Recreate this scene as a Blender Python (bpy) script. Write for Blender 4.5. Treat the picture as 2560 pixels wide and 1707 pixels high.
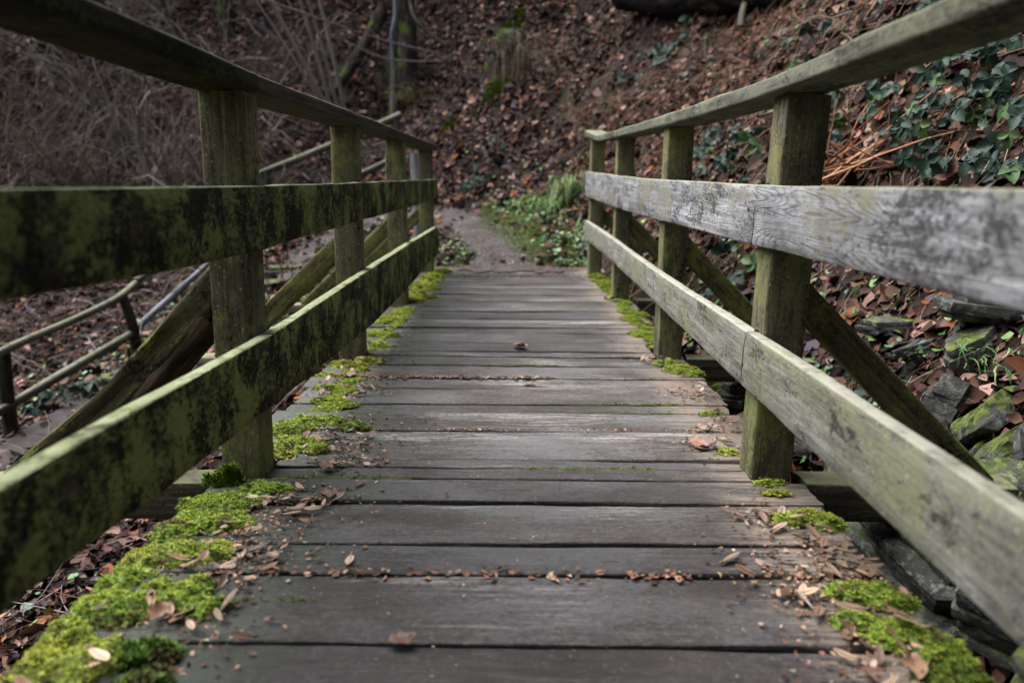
import bpy, math, random
import numpy as np
from mathutils import Vector, Matrix

for o in list(bpy.data.objects):
    bpy.data.objects.remove(o)
scene = bpy.context.scene
COL = scene.collection

# ------------------------------------------------------------------ camera
cam_data = bpy.data.cameras.new("camera")
cam_data.sensor_width = 36.0
cam_data.lens = 27.05
cam_data.clip_start = 0.02
cam_data.clip_end = 400.0
cam_data.dof.use_dof = True
cam_data.dof.focus_distance = 2.4
cam_data.dof.aperture_fstop = 2.2
cam = bpy.data.objects.new("camera", cam_data)
COL.objects.link(cam)
CAM_POS = np.array([-0.0114, 0.0, 0.80])
CAM_M = np.array([[0.99997, 0.0028886, 0.0068398],
                  [-0.001368, 0.9771245, -0.2126635],
                  [-0.0072977, 0.2126483, 0.9771016]])       # rows: right, forward, up
_r, _f, _u = (Vector(v) for v in CAM_M)
_m = Matrix((_r, _u, -_f)).transposed().to_4x4()
_m.translation = Vector(CAM_POS)
cam.matrix_world = _m
scene.camera = cam

# ------------------------------------------------------------------ light: overcast sky, soft high light from the open valley on the left
world = bpy.data.worlds.new("World")
scene.world = world
world.use_nodes = True
wnt = world.node_tree
wnt.nodes.clear()
w_out = wnt.nodes.new("ShaderNodeOutputWorld")
w_bg = wnt.nodes.new("ShaderNodeBackground")
w_hs = wnt.nodes.new("ShaderNodeHueSaturation")
w_sky = wnt.nodes.new("ShaderNodeTexSky")
SUN_EL, SUN_AZ = math.radians(58), math.radians(-65)        # azimuth from +Y towards +X
w_sky.sky_type = 'NISHITA'
w_sky.sun_disc = False
w_sky.sun_elevation = SUN_EL
w_sky.sun_rotation = SUN_AZ
w_sky.air_density = 1.0
w_sky.dust_density = 4.0
w_sky.ozone_density = 1.0
w_hs.inputs['Saturation'].default_value = 0.7
w_bg.inputs['Strength'].default_value = 0.05
wnt.links.new(w_sky.outputs[0], w_hs.inputs['Color'])
wnt.links.new(w_hs.outputs[0], w_bg.inputs['Color'])
wnt.links.new(w_bg.outputs[0], w_out.inputs['Surface'])

sun_data = bpy.data.lights.new("overcast_sun", 'SUN')
sun_data.energy = 1.5
sun_data.angle = math.radians(68)
sun_data.color = (1.0, 0.985, 0.985)
sun = bpy.data.objects.new("overcast_sun", sun_data)
COL.objects.link(sun)
_sd = Vector((math.sin(SUN_AZ) * math.cos(SUN_EL), math.cos(SUN_AZ) * math.cos(SUN_EL), math.sin(SUN_EL)))
sun.rotation_euler = _sd.to_track_quat('Z', 'Y').to_euler()

vs = scene.view_settings
vs.view_transform = 'Standard'
vs.look = 'None'
vs.gamma = 1.0
vs.exposure = 2.32
vs.use_curve_mapping = False
scene.cycles.use_denoising = True
scene.cycles.max_bounces = 6
scene.cycles.diffuse_bounces = 1
scene.cycles.glossy_bounces = 2
scene.cycles.transparent_max_bounces = 8

rng = np.random.default_rng(7)
random.seed(7)

# ------------------------------------------------------------------ helpers
def tag(o, label=None, cat=None, group=None, kind=None):
    if label: o["label"] = label
    if cat: o["category"] = cat
    if group: o["group"] = group
    if kind: o["kind"] = kind
    return o

def empty(name, loc=(0, 0, 0)):
    o = bpy.data.objects.new(name, None)
    o.location = loc
    o.empty_display_size = 0.1
    COL.objects.link(o)
    return o

def link(name, me, parent=None):
    o = bpy.data.objects.new(name, me)
    COL.objects.link(o)
    if parent is not None:
        o.parent = parent
    return o

class MB:
    """collects polygons of numpy vertices and links them as ONE mesh object"""
    def __init__(s):
        s.v, s.f, s.c, s.n = [], [], [], 0
    def add(s, verts, faces, col=None):
        verts = np.asarray(verts, float).reshape(-1, 3)
        for fa in faces if isinstance(faces, list) else [faces]:
            fa = np.asarray(fa, int)
            if fa.ndim == 1: fa = fa[None]
            s.f.append(fa + s.n)
        s.v.append(verts)
        c = np.ones((len(verts), 4))
        if col is not None: c[:, :3] = col
        s.c.append(c)
        s.n += len(verts)
        return s
    def mesh(s, name, material=None, smooth=None, color=False):
        me = bpy.data.meshes.new(name)
        V = np.concatenate(s.v)
        sizes = np.concatenate([np.full(len(a), a.shape[1]) for a in s.f])
        idx = np.concatenate([a.ravel() for a in s.f])
        me.vertices.add(len(V)); me.vertices.foreach_set("co", V.astype(np.float32).ravel())
        me.loops.add(len(idx)); me.loops.foreach_set("vertex_index", idx.astype(np.int32))
        me.polygons.add(len(sizes))
        st = np.concatenate([[0], np.cumsum(sizes)[:-1]])
        me.polygons.foreach_set("loop_start", st.astype(np.int32))
        me.polygons.foreach_set("loop_total", sizes.astype(np.int32))
        if color:
            a = me.color_attributes.new("col", 'FLOAT_COLOR', 'POINT')
            a.data.foreach_set("color", np.concatenate(s.c).astype(np.float32).ravel())
        me.update(calc_edges=True)
        me.validate()
        if smooth is not None:
            me.polygons.foreach_set("use_smooth", np.ones(len(sizes), bool))
            if smooth < 180: me.set_sharp_from_angle(angle=math.radians(smooth))
        if material: me.materials.append(material)
        return me
    def build(s, name, material=None, parent=None, smooth=None, color=False):
        return link(name, s.mesh(name, material, smooth, color), parent)

def hash3(ix, iy, iz, seed):
    h = (ix * 374761393 + iy * 668265263 + iz * 2147483647 + seed * 974711) & 0x7fffffff
    h = ((h ^ (h >> 13)) * 1274126177) & 0x7fffffff
    h = ((h ^ (h >> 16)) * 668265263) & 0x7fffffff
    return ((h ^ (h >> 15)) & 0xffff) / 65535.0

def vnoise(x, y, z=0.0, seed=0):
    """smooth value noise in -1..1, vectorised"""
    x, y, z = np.broadcast_arrays(np.asarray(x, float), np.asarray(y, float), np.asarray(z, float))
    ix, iy, iz = (np.floor(a).astype(np.int64) for a in (x, y, z))
    fx, fy, fz = x - ix, y - iy, z - iz
    fx, fy, fz = (a * a * (3 - 2 * a) for a in (fx, fy, fz))
    r = 0
    for dx in (0, 1):
        for dy in (0, 1):
            for dz in (0, 1):
                w = (fx if dx else 1 - fx) * (fy if dy else 1 - fy) * (fz if dz else 1 - fz)
                r = r + w * hash3(ix + dx, iy + dy, iz + dz, seed)
    return r * 2 - 1

def fbm(x, y, z=0.0, seed=0, octaves=4):
    r, a, s = 0, 1.0, 1.0
    for k in range(octaves):
        r = r + a * vnoise(np.asarray(x) * s, np.asarray(y) * s, np.asarray(z) * s, seed + k)
        a *= 0.5; s *= 2.03
    return r

def frames(P):
    P = np.asarray(P, float)
    T = np.gradient(P, axis=0)
    T /= np.linalg.norm(T, axis=1)[:, None] + 1e-9
    ref = np.array([0.31, 0.17, 0.93])
    if abs(T[:, 2]).mean() > 0.8: ref = np.array([0.93, 0.3, 0.1])
    U = np.cross(T, ref); U /= np.linalg.norm(U, axis=1)[:, None] + 1e-9
    return T, U, np.cross(T, U)

def tube(mb, P, R, sides=5, col=None, cap=True, wob=0.0, seed=0):
    P = np.asarray(P, float); n = len(P)
    R = np.broadcast_to(np.asarray(R, float), (n,))
    T, U, W = frames(P)
    a = np.arange(sides) * 2 * math.pi / sides
    rr = R[:, None] * np.ones((1, sides))
    if wob:
        rr = rr * (1 + wob * fbm(P[:, :1] * 3 + np.cos(a) * 1.3, P[:, 1:2] * 3 + np.sin(a) * 1.3, P[:, 2:] * 3, seed, 3))
    V = P[:, None] + rr[..., None] * (np.cos(a)[None, :, None] * U[:, None] + np.sin(a)[None, :, None] * W[:, None])
    i = np.arange(n - 1)[:, None]; j = np.arange(sides)[None]
    q = np.stack([i * sides + j, i * sides + (j + 1) % sides, (i + 1) * sides + (j + 1) % sides, (i + 1) * sides + j], -1).reshape(-1, 4)
    fs = [q]
    if cap and sides > 3:
        fs += [np.arange(sides)[::-1], (n - 1) * sides + np.arange(sides)]
    mb.add(V.reshape(-1, 3), fs, col)

def spline(pts, n):
    """Catmull-Rom through pts, n samples"""
    p = np.asarray(pts, float)
    if len(p) == 2: return p[0] + (p[1] - p[0]) * np.linspace(0, 1, n)[:, None]
    p = np.vstack([2 * p[0] - p[1], p, 2 * p[-1] - p[-2]])
    t = np.linspace(0, len(p) - 3 - 1e-6, n); i = t.astype(int); u = (t - i)[:, None]
    a, b, c, d = p[i], p[i + 1], p[i + 2], p[i + 3]
    return 0.5 * (2 * b + (c - a) * u + (2 * a - 5 * b + 4 * c - d) * u ** 2 + (3 * b - a - 3 * c + d) * u ** 3)

# ------------------------------------------------------------------ node materials
class NT:
    def __init__(s, name):
        s.m = bpy.data.materials.new(name); s.m.use_nodes = True
        s.t = s.m.node_tree; s.t.nodes.clear()
        s.out = s.t.nodes.new("ShaderNodeOutputMaterial")
        s.b = s.t.nodes.new("ShaderNodeBsdfPrincipled")
        s.t.links.new(s.b.outputs[0], s.out.inputs[0])
    def set(s, sock, v):
        if isinstance(v, bpy.types.NodeSocket): s.t.links.new(v, sock)
        elif isinstance(v, (tuple, list)) and len(v) == 3 and sock.type == 'RGBA': sock.default_value = (*v, 1)
        else: sock.default_value = v
    def n(s, typ, props=None, **ins):
        nd = s.t.nodes.new("ShaderNode" + typ)
        for k, v in (props or {}).items(): setattr(nd, k, v)
        for k, v in ins.items():
            key = int(k[1:]) if k[0] == 'i' and k[1:].isdigit() else k.replace('_', ' ')
            s.set(nd.inputs[key], v)
        return nd
    def math(s, op, a, b=0.0, clamp=False):
        return s.n('Math', {'operation': op, 'use_clamp': clamp}, i0=a, i1=b).outputs[0]
    def vec(s, op, a, b):
        return s.n('VectorMath', {'operation': op}, i0=a, i1=b).outputs[0]
    def noise(s, co, scale=1.0, detail=4.0, rough=0.6, dist=0.0):
        return s.n('TexNoise', None, Vector=co, Scale=scale, Detail=detail, Roughness=rough, Distortion=dist).outputs[0]
    def step(s, v, lo, hi):
        return s.n('MapRange', {'interpolation_type': 'SMOOTHSTEP'}, i0=v, i1=lo, i2=hi, i3=0.0, i4=1.0).outputs[0]
    def mix(s, f, a, b, mode='MIX'):
        nd = s.t.nodes.new("ShaderNodeMix"); nd.data_type = 'RGBA'; nd.blend_type = mode
        s.set(nd.inputs[0], f); s.set(nd.inputs[6], a); s.set(nd.inputs[7], b)
        return nd.outputs[2]
    def bump(s, h, strength=0.4, dist=0.01, normal=None):
        nd = s.n('Bump', None, Height=h, Strength=strength, Distance=dist)
        if normal is not None: s.t.links.new(normal, nd.inputs['Normal'])
        return nd.outputs[0]
    def end(s, color, rough=0.7, normal=None, spec=0.3):
        s.set(s.b.inputs['Base Color'], color); s.set(s.b.inputs['Roughness'], rough)
        s.set(s.b.inputs['Specular IOR Level'], spec)
        if normal is not None: s.t.links.new(normal, s.b.inputs['Normal'])
        return s.m

def obj_coords(k):
    tc = k.n('TexCoord').outputs['Object']
    rnd = k.n('ObjectInfo').outputs['Random']
    off = k.n('CombineXYZ', None, i0=k.math('MULTIPLY', rnd, 37.0), i1=k.math('MULTIPLY', rnd, 91.0), i2=k.math('MULTIPLY', rnd, 53.0)).outputs[0]
    return k.vec('ADD', tc, off), rnd, tc

def wood(name, dark, mid, light, light_lo, green, green_lo, black_lo, top_green=None, rings=0.0, rough=0.85, specks=0.0,
         grain=(2.0, 34.0, 34.0), black=(0.008, 0.008, 0.006), black_scale=(5.0, 11.0, 11.0), spec=0.14, bump=0.5, tint=0.25, green_scale=6.0, ends=None, ring_scale=(0.9, 8.0, 8.0), mottle=None):
    """weathered timber: grain along the piece's local X, pale worn streaks, green algae, black mildew"""
    k = NT(name)
    co, rnd, tc = obj_coords(k)
    g = k.noise(k.vec('MULTIPLY', co, grain), 1.0, 7.0, 0.68, 0.4)
    fine = k.noise(k.vec('MULTIPLY', co, (6.0, 190.0, 190.0)), 1.0, 4.0, 0.6)
    big = k.noise(k.vec('MULTIPLY', co, (1.3, 3.2, 3.2)), 1.0, 3.0, 0.5)
    base = k.mix(k.step(g, 0.33, 0.68), dark, mid)
    base = k.mix(k.math('MULTIPLY', k.step(fine, 0.52, 0.75), 0.45), base, dark)
    pit = k.noise(k.vec('MULTIPLY', co, (55.0, 150.0, 150.0)), 1.0, 3.0, 0.7)
    base = k.mix(k.math('MULTIPLY', k.step(pit, 0.56, 0.68), 0.6), base, dark)
    lm = k.step(k.math('ADD', k.math('MULTIPLY', g, 0.55), k.math('MULTIPLY', big, 0.6)), light_lo, light_lo + 0.16)
    if mottle is not None:             # trodden dirt, damp patches and flecks
        m1 = k.noise(k.vec('MULTIPLY', co, (9.0, 18.0, 18.0)), 1.0, 6.0, 0.75)
        m2 = k.noise(k.vec('MULTIPLY', co, (60.0, 85.0, 85.0)), 1.0, 6.0, 0.8)
        m3 = k.noise(k.vec('MULTIPLY', co, (2.0, 4.0, 4.0)), 1.0, 4.0, 0.6)
        mm = k.math('ADD', k.math('MULTIPLY', m1, 0.55), k.math('MULTIPLY', m2, 0.45))
        base = k.mix(k.math('MULTIPLY', k.step(mm, 0.44, 0.60), 0.75), base, mottle[0])
        base = k.mix(k.math('MULTIPLY', k.step(k.math('ADD', k.math('MULTIPLY', m3, 0.6), k.math('MULTIPLY', m2, 0.4)), 0.47, 0.60), 0.7), base, mottle[1])
        base = k.mix(k.math('MULTIPLY', k.step(m3, 0.47, 0.33), 0.8), base, mottle[2])
        fl = k.noise(co, 210.0, 2.0, 0.6)
        base = k.mix(k.math('MULTIPLY', k.step(fl, 0.66, 0.72), 0.75), base, (0.26, 0.235, 0.20))
        base = k.mix(k.math('MULTIPLY', k.step(k.noise(co, 120.0, 3.0, 0.6), 0.66, 0.71), 0.7), base, (0.085, 0.038, 0.026))
        base = k.mix(k.math('MULTIPLY', k.step(fl, 0.36, 0.29), 0.8), base, (0.014, 0.012, 0.011))
        lm = k.math('MULTIPLY', lm, k.step(m2, 0.34, 0.56))
        fine = k.math('ADD', fine, k.math('MULTIPLY', m2, 1.3))
    base = k.mix(lm, base, light)
    h = k.math('ADD', g, k.math('MULTIPLY', fine, 0.35))
    if rings > 0:
        rn = k.noise(k.vec('MULTIPLY', co, ring_scale), 1.0, 2.0, 0.35)
        rs = k.math('SINE', k.math('MULTIPLY', rn, 400.0))
        rm = k.math('MULTIPLY', k.math('MULTIPLY', k.step(rs, 0.1, 0.95), rings), k.step(k.noise(k.vec('MULTIPLY', co, (1.5, 5, 5)), 1.0, 2.0), 0.40, 0.58))
        base = k.mix(rm, base, dark)
        h = k.math('SUBTRACT', h, k.math('MULTIPLY', rm, 0.9))
    gn = k.noise(k.vec('MULTIPLY', co, (0.7, 1.0, 1.0)), green_scale, 8.0, 0.72)
    gf = k.noise(k.vec('MULTIPLY', co, (45.0, 80.0, 80.0)), 1.0, 5.0, 0.8)
    gm = k.step(k.math('ADD', k.math('MULTIPLY', gn, 0.65), k.math('MULTIPLY', gf, 0.35)), green_lo, green_lo + 0.11)
    base = k.mix(gm, base, green)
    if specks > 0:
        sp = k.noise(co, 130.0, 2.0, 0.5)
        base = k.mix(k.math('MULTIPLY', k.step(sp, 0.655, 0.71), specks), base, (0.42, 0.42, 0.33))
    bn = k.noise(k.vec('MULTIPLY', co, black_scale), 1.0, 9.0, 0.74, 0.3)
    bf = k.noise(k.vec('MULTIPLY', co, (60.0, 95.0, 95.0)), 1.0, 5.0, 0.8)
    bn = k.math('ADD', k.math('MULTIPLY', bn, 0.62), k.math('MULTIPLY', bf, 0.38))
    bm = k.step(bn, black_lo, black_lo + 0.05)
    base = k.mix(k.math('MULTIPLY', bm, 0.93), base, black)
    if top_green is not None:          # lichen that settles on the upward faces
        nz = k.n('SeparateXYZ', None, i0=k.n('NewGeometry').outputs['Normal']).outputs[2]
        tm = k.math('MULTIPLY', k.step(nz, 0.45, 0.9), k.step(k.noise(co, 16.0, 6.0, 0.7), 0.28, 0.55))
        base = k.mix(tm, base, top_green)
    base = k.mix(1.0, base, k.n('CombineColor', None, i0=k.math('ADD', 1.0 - tint / 2, k.math('MULTIPLY', rnd, tint)),
                                i1=k.math('ADD', 1.0 - tint / 2, k.math('MULTIPLY', rnd, tint)),
                                i2=k.math('ADD', 1.0 - tint / 2, k.math('MULTIPLY', rnd, tint * 0.9))).outputs[0], 'MULTIPLY')
    h = k.math('SUBTRACT', h, k.math('MULTIPLY', bm, 0.25))
    h = k.math('SUBTRACT', h, k.math('MULTIPLY', pit, 0.5))
    if ends is not None:               # sun-bleached, split ends of the planks
        ex = k.n('SeparateXYZ', None, i0=tc).outputs[0]
        em = k.math('MULTIPLY', k.step(k.math('ADD', ex, k.math('MULTIPLY', g, 0.28)), 0.62, 0.82), k.step(g, 0.34, 0.56))
        base = k.mix(k.math('MULTIPLY', em, 0.85), base, ends)
        lmk = k.math('MULTIPLY', k.step(k.math('ADD', k.math('MULTIPLY', ex, -1.0), k.math('MULTIPLY', gn, 0.5)), 0.52, 0.80), 0.6)
        base = k.mix(lmk, base, (0.050, 0.066, 0.042))
    rr = k.math('ADD', rough - 0.12, k.math('MULTIPLY', g, 0.24))
    return k.end(base, rr, k.bump(h, bump, 0.006), spec)

def attr_mat(name, rough=0.6, spec=0.3, var=0.25, bump=0.0, trans=0.0, scale=60.0):
    """colour per piece from the mesh, with blotches"""
    k = NT(name)
    c = k.n('Attribute', {'attribute_name': 'col'}).outputs['Color']
    co = k.n('TexCoord').outputs['Object']
    nz = k.noise(co, scale, 3.0, 0.6)
    f = k.math('ADD', 1.0 - var, k.math('MULTIPLY', nz, 2 * var))
    c = k.mix(1.0, c, k.n('CombineColor', None, i0=f, i1=f, i2=f).outputs[0], 'MULTIPLY')
    nrm = k.bump(nz, bump, 0.004) if bump else None
    if trans:
        k.b.inputs['Transmission Weight'].default_value = 0.0
        k.b.inputs['Subsurface Weight'].default_value = trans
        k.b.inputs['Subsurface Radius'].default_value = (0.01, 0.01, 0.004)
    return k.end(c, rough, nrm, spec)
# ------------------------------------------------------------------ terrain
FOOT = spline([(1.95, -4), (1.80, 0), (1.65, 2), (1.50, 3.5), (1.02, 5), (0.86, 6.5), (0.60, 8.3), (0.15, 9.8), (-0.9, 10.7), (-3, 11.5), (-7, 11.2), (-12, 8.5), (-17, 3), (-19, -6)], 260)
_ft = np.gradient(FOOT, axis=0); _ft /= np.linalg.norm(_ft, axis=1)[:, None]
VALLEY = np.array([
    (0, -2.5, -.06), (1, -2, -.06), (-1, -2, -.08), (0, -1, -.12), (0, 0, -.32), (0, 1.0, -.5), (0, 2.2, -.85), (0, 3.5, -.62), (0, 5, -.36), (0, 6.2, -.16), (0, 6.9, -.045),
    (.6, 6.9, -.02), (-.6, 6.9, -.05), (.8, 5.6, -.03), (.8, 4.6, -.16), (.9, 3.8, -.28),
    (-.15, 8, .12), (-.5, 9.5, .35), (-.9, 10.4, .42), (-1.7, 9.8, .25), (-2.5, 9.3, -.12), (-2.5, 8, -.35), (-2.6, 6.2, -.60), (-3.3, 5, -1.0), (-4, 3.5, -1.15), (-4.6, 2, -1.25),
    (.9, 0.6, -.30), (.9, 1.4, -.42), (.95, 2.1, -.72), (1.25, 1.4, -.2), (1.35, 2.3, -.2), (1.5, 1.0, 0), (1.6, 3.2, .12), (1.15, 3.1, -.3), (1.3, 4, .05), (1.2, 5.0, .18), (1.8, 2.0, .12), (1.7, 0, .1),
    (.9, 7, .12), (.6, 8.2, .18), (.2, 9.7, .38), (-1.0, 10.8, .45),
    (-1.1, .8, -.62), (-1.1, 1.8, -.8), (-1.3, 2.8, -.85), (-1.6, 4, -.85), (-1.5, 5.4, -.55), (-1.25, 7, -.12), (-1.5, 8.4, -.05),
    (-3.6, 6.7, -.78), (-4.4, 6.4, -1.0), (-5, 5, -1.4), (-6, 8, -.9), (-8, 6, -1.5), (-4.5, 9.5, -.25), (-8, 9.5, -.6), (-6, 2, -1.6), (-10, 3, -1.9), (-2.4, 1.5, -1.1), (-2.6, 3.2, -1.05),
    (-3, -2, -1.0), (-8, -3, -1.9), (-3, 11.5, .35), (3, -3, .2), (6, 5, .4), (6, 12, .6), (0, 16, .5), (-6, 16, .3), (-12, 14, 0), (-14, 0, -1.7), (0, 30, .5), (20, 10, .5), (-25, 10, -.5), (0, -20, .3), (-20, -20, -1), (20, -15, .5)], float)
def _U(r2): return 0.5 * r2 * np.log(r2 + 1e-9)
_n = len(VALLEY)
_K = _U(((VALLEY[:, None, :2] - VALLEY[None, :, :2]) ** 2).sum(-1)) + np.eye(_n) * 0.004
_Pm = np.c_[np.ones(_n), VALLEY[:, :2]]
_W = np.linalg.solve(np.block([[_K, _Pm], [_Pm.T, np.zeros((3, 3))]]), np.r_[VALLEY[:, 2], 0, 0, 0])

def foot_distance(x, y):
    x, y = np.asarray(x, float).ravel(), np.asarray(y, float).ravel()
    d, t = np.empty(len(x)), np.empty(len(x))
    for a in range(0, len(x), 20000):
        X = np.stack([x[a:a + 20000], y[a:a + 20000]], -1)
        D2 = ((X[:, None] - FOOT[None]) ** 2).sum(-1)
        i = D2.argmin(1)
        v = X - FOOT[i]
        side = np.sign(_ft[i, 1] * v[:, 0] - _ft[i, 0] * v[:, 1])
        d[a:a + 20000] = np.sqrt(D2[np.arange(len(X)), i]) * side
        t[a:a + 20000] = i / (len(FOOT) - 1)
    return d, t

_TS = np.array([0, .2, .33, .45, .55, .62, .72, .85, 1.0])
_SL = np.array([.95, 1.0, 1.05, 1.05, 1.10, 1.05, .88, .66, .6])

def height(x, y, fine=True):
    x, y = np.broadcast_arrays(np.asarray(x, float), np.asarray(y, float))
    sh = x.shape; x, y = x.ravel(), y.ravel()
    z = np.empty(len(x))
    for a in range(0, len(x), 20000):
        X = np.stack([x[a:a + 20000], y[a:a + 20000]], -1)
        r2 = ((X[:, None] - VALLEY[None, :, :2]) ** 2).sum(-1)
        z[a:a + 20000] = _U(r2) @ _W[:_n] + _W[_n] + X @ _W[_n + 1:]
    z = np.clip(z, -2.5, 0.8)
    d, t = foot_distance(x, y)
    s = np.interp(t, _TS, _SL)
    dp = np.maximum(d, 0)
    rise = s * (dp - 0.22 * (1 - np.exp(-dp / 0.22)))
    rise = np.where(rise > 12, 12 + (rise - 12) * 0.3, rise)
    on = np.clip(d / 1.5, 0, 1)
    # dark gully running up the hill left of the mossy spur
    gx = x + 1.55 + 0.12 * (y - 11)
    rise = rise - on * 0.45 * np.exp(-(gx / 0.85) ** 2) * np.clip((d - 0.8) / 1.5, 0, 1)
    rise = rise + on * 0.35 * np.exp(-((gx - 1.35) / 0.5) ** 2) * np.clip((d - 1.0) / 1.2, 0, 1)
    z = z + rise
    z = z + 0.17 * on * fbm(x * 0.8, y * 0.8, 0, 11, 3) + 0.10 * on * np.clip((y - 6) / 3, 0, 1) * fbm(x * 1.9 + y * 0.5, y * 1.1, 0, 17, 3)
    if fine:
        z = z + (0.025 + 0.06 * on) * fbm(x * 3.1, y * 3.1, 0, 21, 3) + 0.028 * on * vnoise(x * 9.0, y * 9.0, 0, 27)
    # keep the ground under the deck and at its far end clear of the planks
    under = (np.abs(x) < 0.95) & (y > -0.8) & (y < 6.75)
    z = np.where(under, np.minimum(z, -0.20), z)
    end = (np.abs(x) < 0.85) & (y >= 6.7) & (y < 7.2)
    z = np.where(end, np.minimum(z, -0.03), z)
    return z.reshape(sh)

def normal(x, y, e=0.06):
    x, y = np.asarray(x, float), np.asarray(y, float)
    gx = (height(x + e, y) - height(x - e, y)) / (2 * e)
    gy = (height(x, y + e) - height(x, y - e)) / (2 * e)
    n = np.stack([-gx, -gy, np.ones_like(gx)], -1)
    return n / np.linalg.norm(n, axis=-1, keepdims=True)
# ground sheet: dense near the bridge, stretched far out
def axis(lo, hi, step, far_lo, far_hi):
    a = np.arange(lo, hi + 1e-6, step)
    l, r = [lo], [hi]
    s = step
    while l[-1] > far_lo: s *= 1.25; l.append(l[-1] - s)
    s = step
    while r[-1] < far_hi: s *= 1.25; r.append(r[-1] + s)
    return np.array(l[:0:-1] + list(a) + r[1:])
gx, gy = axis(-9, 5, 0.085, -70, 60), axis(-1.5, 15.5, 0.085, -60, 80)
GX, GY = np.meshgrid(gx, gy)
GZ = height(GX, GY)
nx, ny = len(gx), len(gy)
i, j = np.meshgrid(np.arange(nx - 1), np.arange(ny - 1))
q = np.stack([j * nx + i, j * nx + i + 1, (j + 1) * nx + i + 1, (j + 1) * nx + i], -1).reshape(-1, 4)

k = NT("forest_soil")
co = k.n('TexCoord').outputs['Object']
n1 = k.noise(co, 9.0, 8.0, 0.7); n2 = k.noise(co, 1.1, 3.0, 0.5); n3 = k.noise(co, 60.0, 4.0, 0.7)
c = k.mix(k.step(n1, 0.35, 0.7), (0.012, 0.009, 0.007), (0.055, 0.036, 0.026))
c = k.mix(k.math('MULTIPLY', k.step(n3, 0.55, 0.7), 0.5), c, (0.11, 0.072, 0.05))
c = k.mix(k.math('MULTIPLY', k.step(n2, 0.55, 0.72), 0.35), c, (0.03, 0.045, 0.014))
M_SOIL = k.end(c, 0.85, k.bump(k.math('ADD', n1, n3), 0.8, 0.03), 0.2)
mb = MB(); mb.add(np.stack([GX, GY, GZ], -1).reshape(-1, 3), q)
ground = mb.build("ground", M_SOIL, smooth=180)
tag(ground, kind="structure")

# gravel path: leaves the deck, turns left and drops back down to the stream
PATH = spline([(-0.02, 6.50), (-0.05, 6.85), (-0.16, 7.5), (-0.40, 8.4), (-0.75, 9.2), (-1.25, 9.65), (-1.85, 9.75), (-2.4, 9.3), (-2.56, 8.6), (-2.58, 7.6), (-2.68, 6.5), (-3.1, 5.4), (-3.7, 4.3), (-4.3, 3.1), (-4.8, 1.8)], 170)
PW = np.interp(np.linspace(0, 1, 170), [0, .08, .2, .35, .5, 1], [.44, .36, .30, .36, .38, .40])
T_ = np.gradient(PATH, axis=0); T_ /= np.linalg.norm(T_, axis=1)[:, None]
NV = np.stack([T_[:, 1], -T_[:, 0]], -1)
S = np.linspace(-1, 1, 17)
wob = 1 + 0.16 * fbm(PATH[:, :1] * 2.2 + np.sign(S)[None] * 3, PATH[:, 1:] * 2.2, 0, 31, 3)
PX = PATH[:, :1] + NV[:, :1] * PW[:, None] * S[None] * wob
PY = PATH[:, 1:] + NV[:, 1:] * PW[:, None] * S[None] * wob
PZ = height(PX, PY) + 0.022 * (1 - S[None] ** 6) + 0.008 * fbm(PX * 9, PY * 9, 0, 5, 2) - 0.03 * (np.abs(S)[None] > 0.99)
PY[:5] += (np.array([.16, .12, .08, .04, .02])[:, None] * fbm(PX[:5] * 9, 0, 0, 55, 3))
first = (np.arange(170)[:, None] < 14) & (PY < 6.95)
PZ = np.where(first, np.where(PY < 6.83, .004, np.maximum(PZ, -.02)), PZ)      # mud trodden onto the last planks
i, j = np.meshgrid(np.arange(16), np.arange(169))
q = np.stack([j * 17 + i, j * 17 + i + 1, (j + 1) * 17 + i + 1, (j + 1) * 17 + i], -1).reshape(-1, 4)[:, ::-1]
k = NT("path_gravel")
co = k.n('TexCoord').outputs['Object']
n1 = k.noise(co, 3.0, 6.0, 0.65); n2 = k.noise(co, 110.0, 3.0, 0.7); n3 = k.noise(co, 26.0, 5.0, 0.7)
c = k.mix(k.step(n1, 0.36, 0.62), (0.068, 0.060, 0.057), (0.043, 0.031, 0.025))
c = k.mix(k.math('MULTIPLY', k.step(n2, 0.5, 0.72), 0.55), c, (0.20, 0.19, 0.19))
c = k.mix(k.math('MULTIPLY', k.step(n3, 0.56, 0.70), 0.7), c, (0.075, 0.036, 0.022))
M_GRAVEL = k.end(c, 0.75, k.bump(k.math('ADD', n2, n3), 0.7, 0.012), 0.3)
mb = MB(); mb.add(np.stack([PX, PY, PZ], -1).reshape(-1, 3), q)
path = mb.build("path", M_GRAVEL, smooth=180); tag(path, kind="structure")

def path_distance(x, y):
    X = np.stack([np.ravel(x), np.ravel(y)], -1)
    r = np.empty(len(X))
    for a in range(0, len(X), 20000):
        D = np.sqrt(((X[a:a + 20000, None] - PATH[None]) ** 2).sum(-1)) - PW[None]
        r[a:a + 20000] = D.min(1)
    return r

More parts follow.
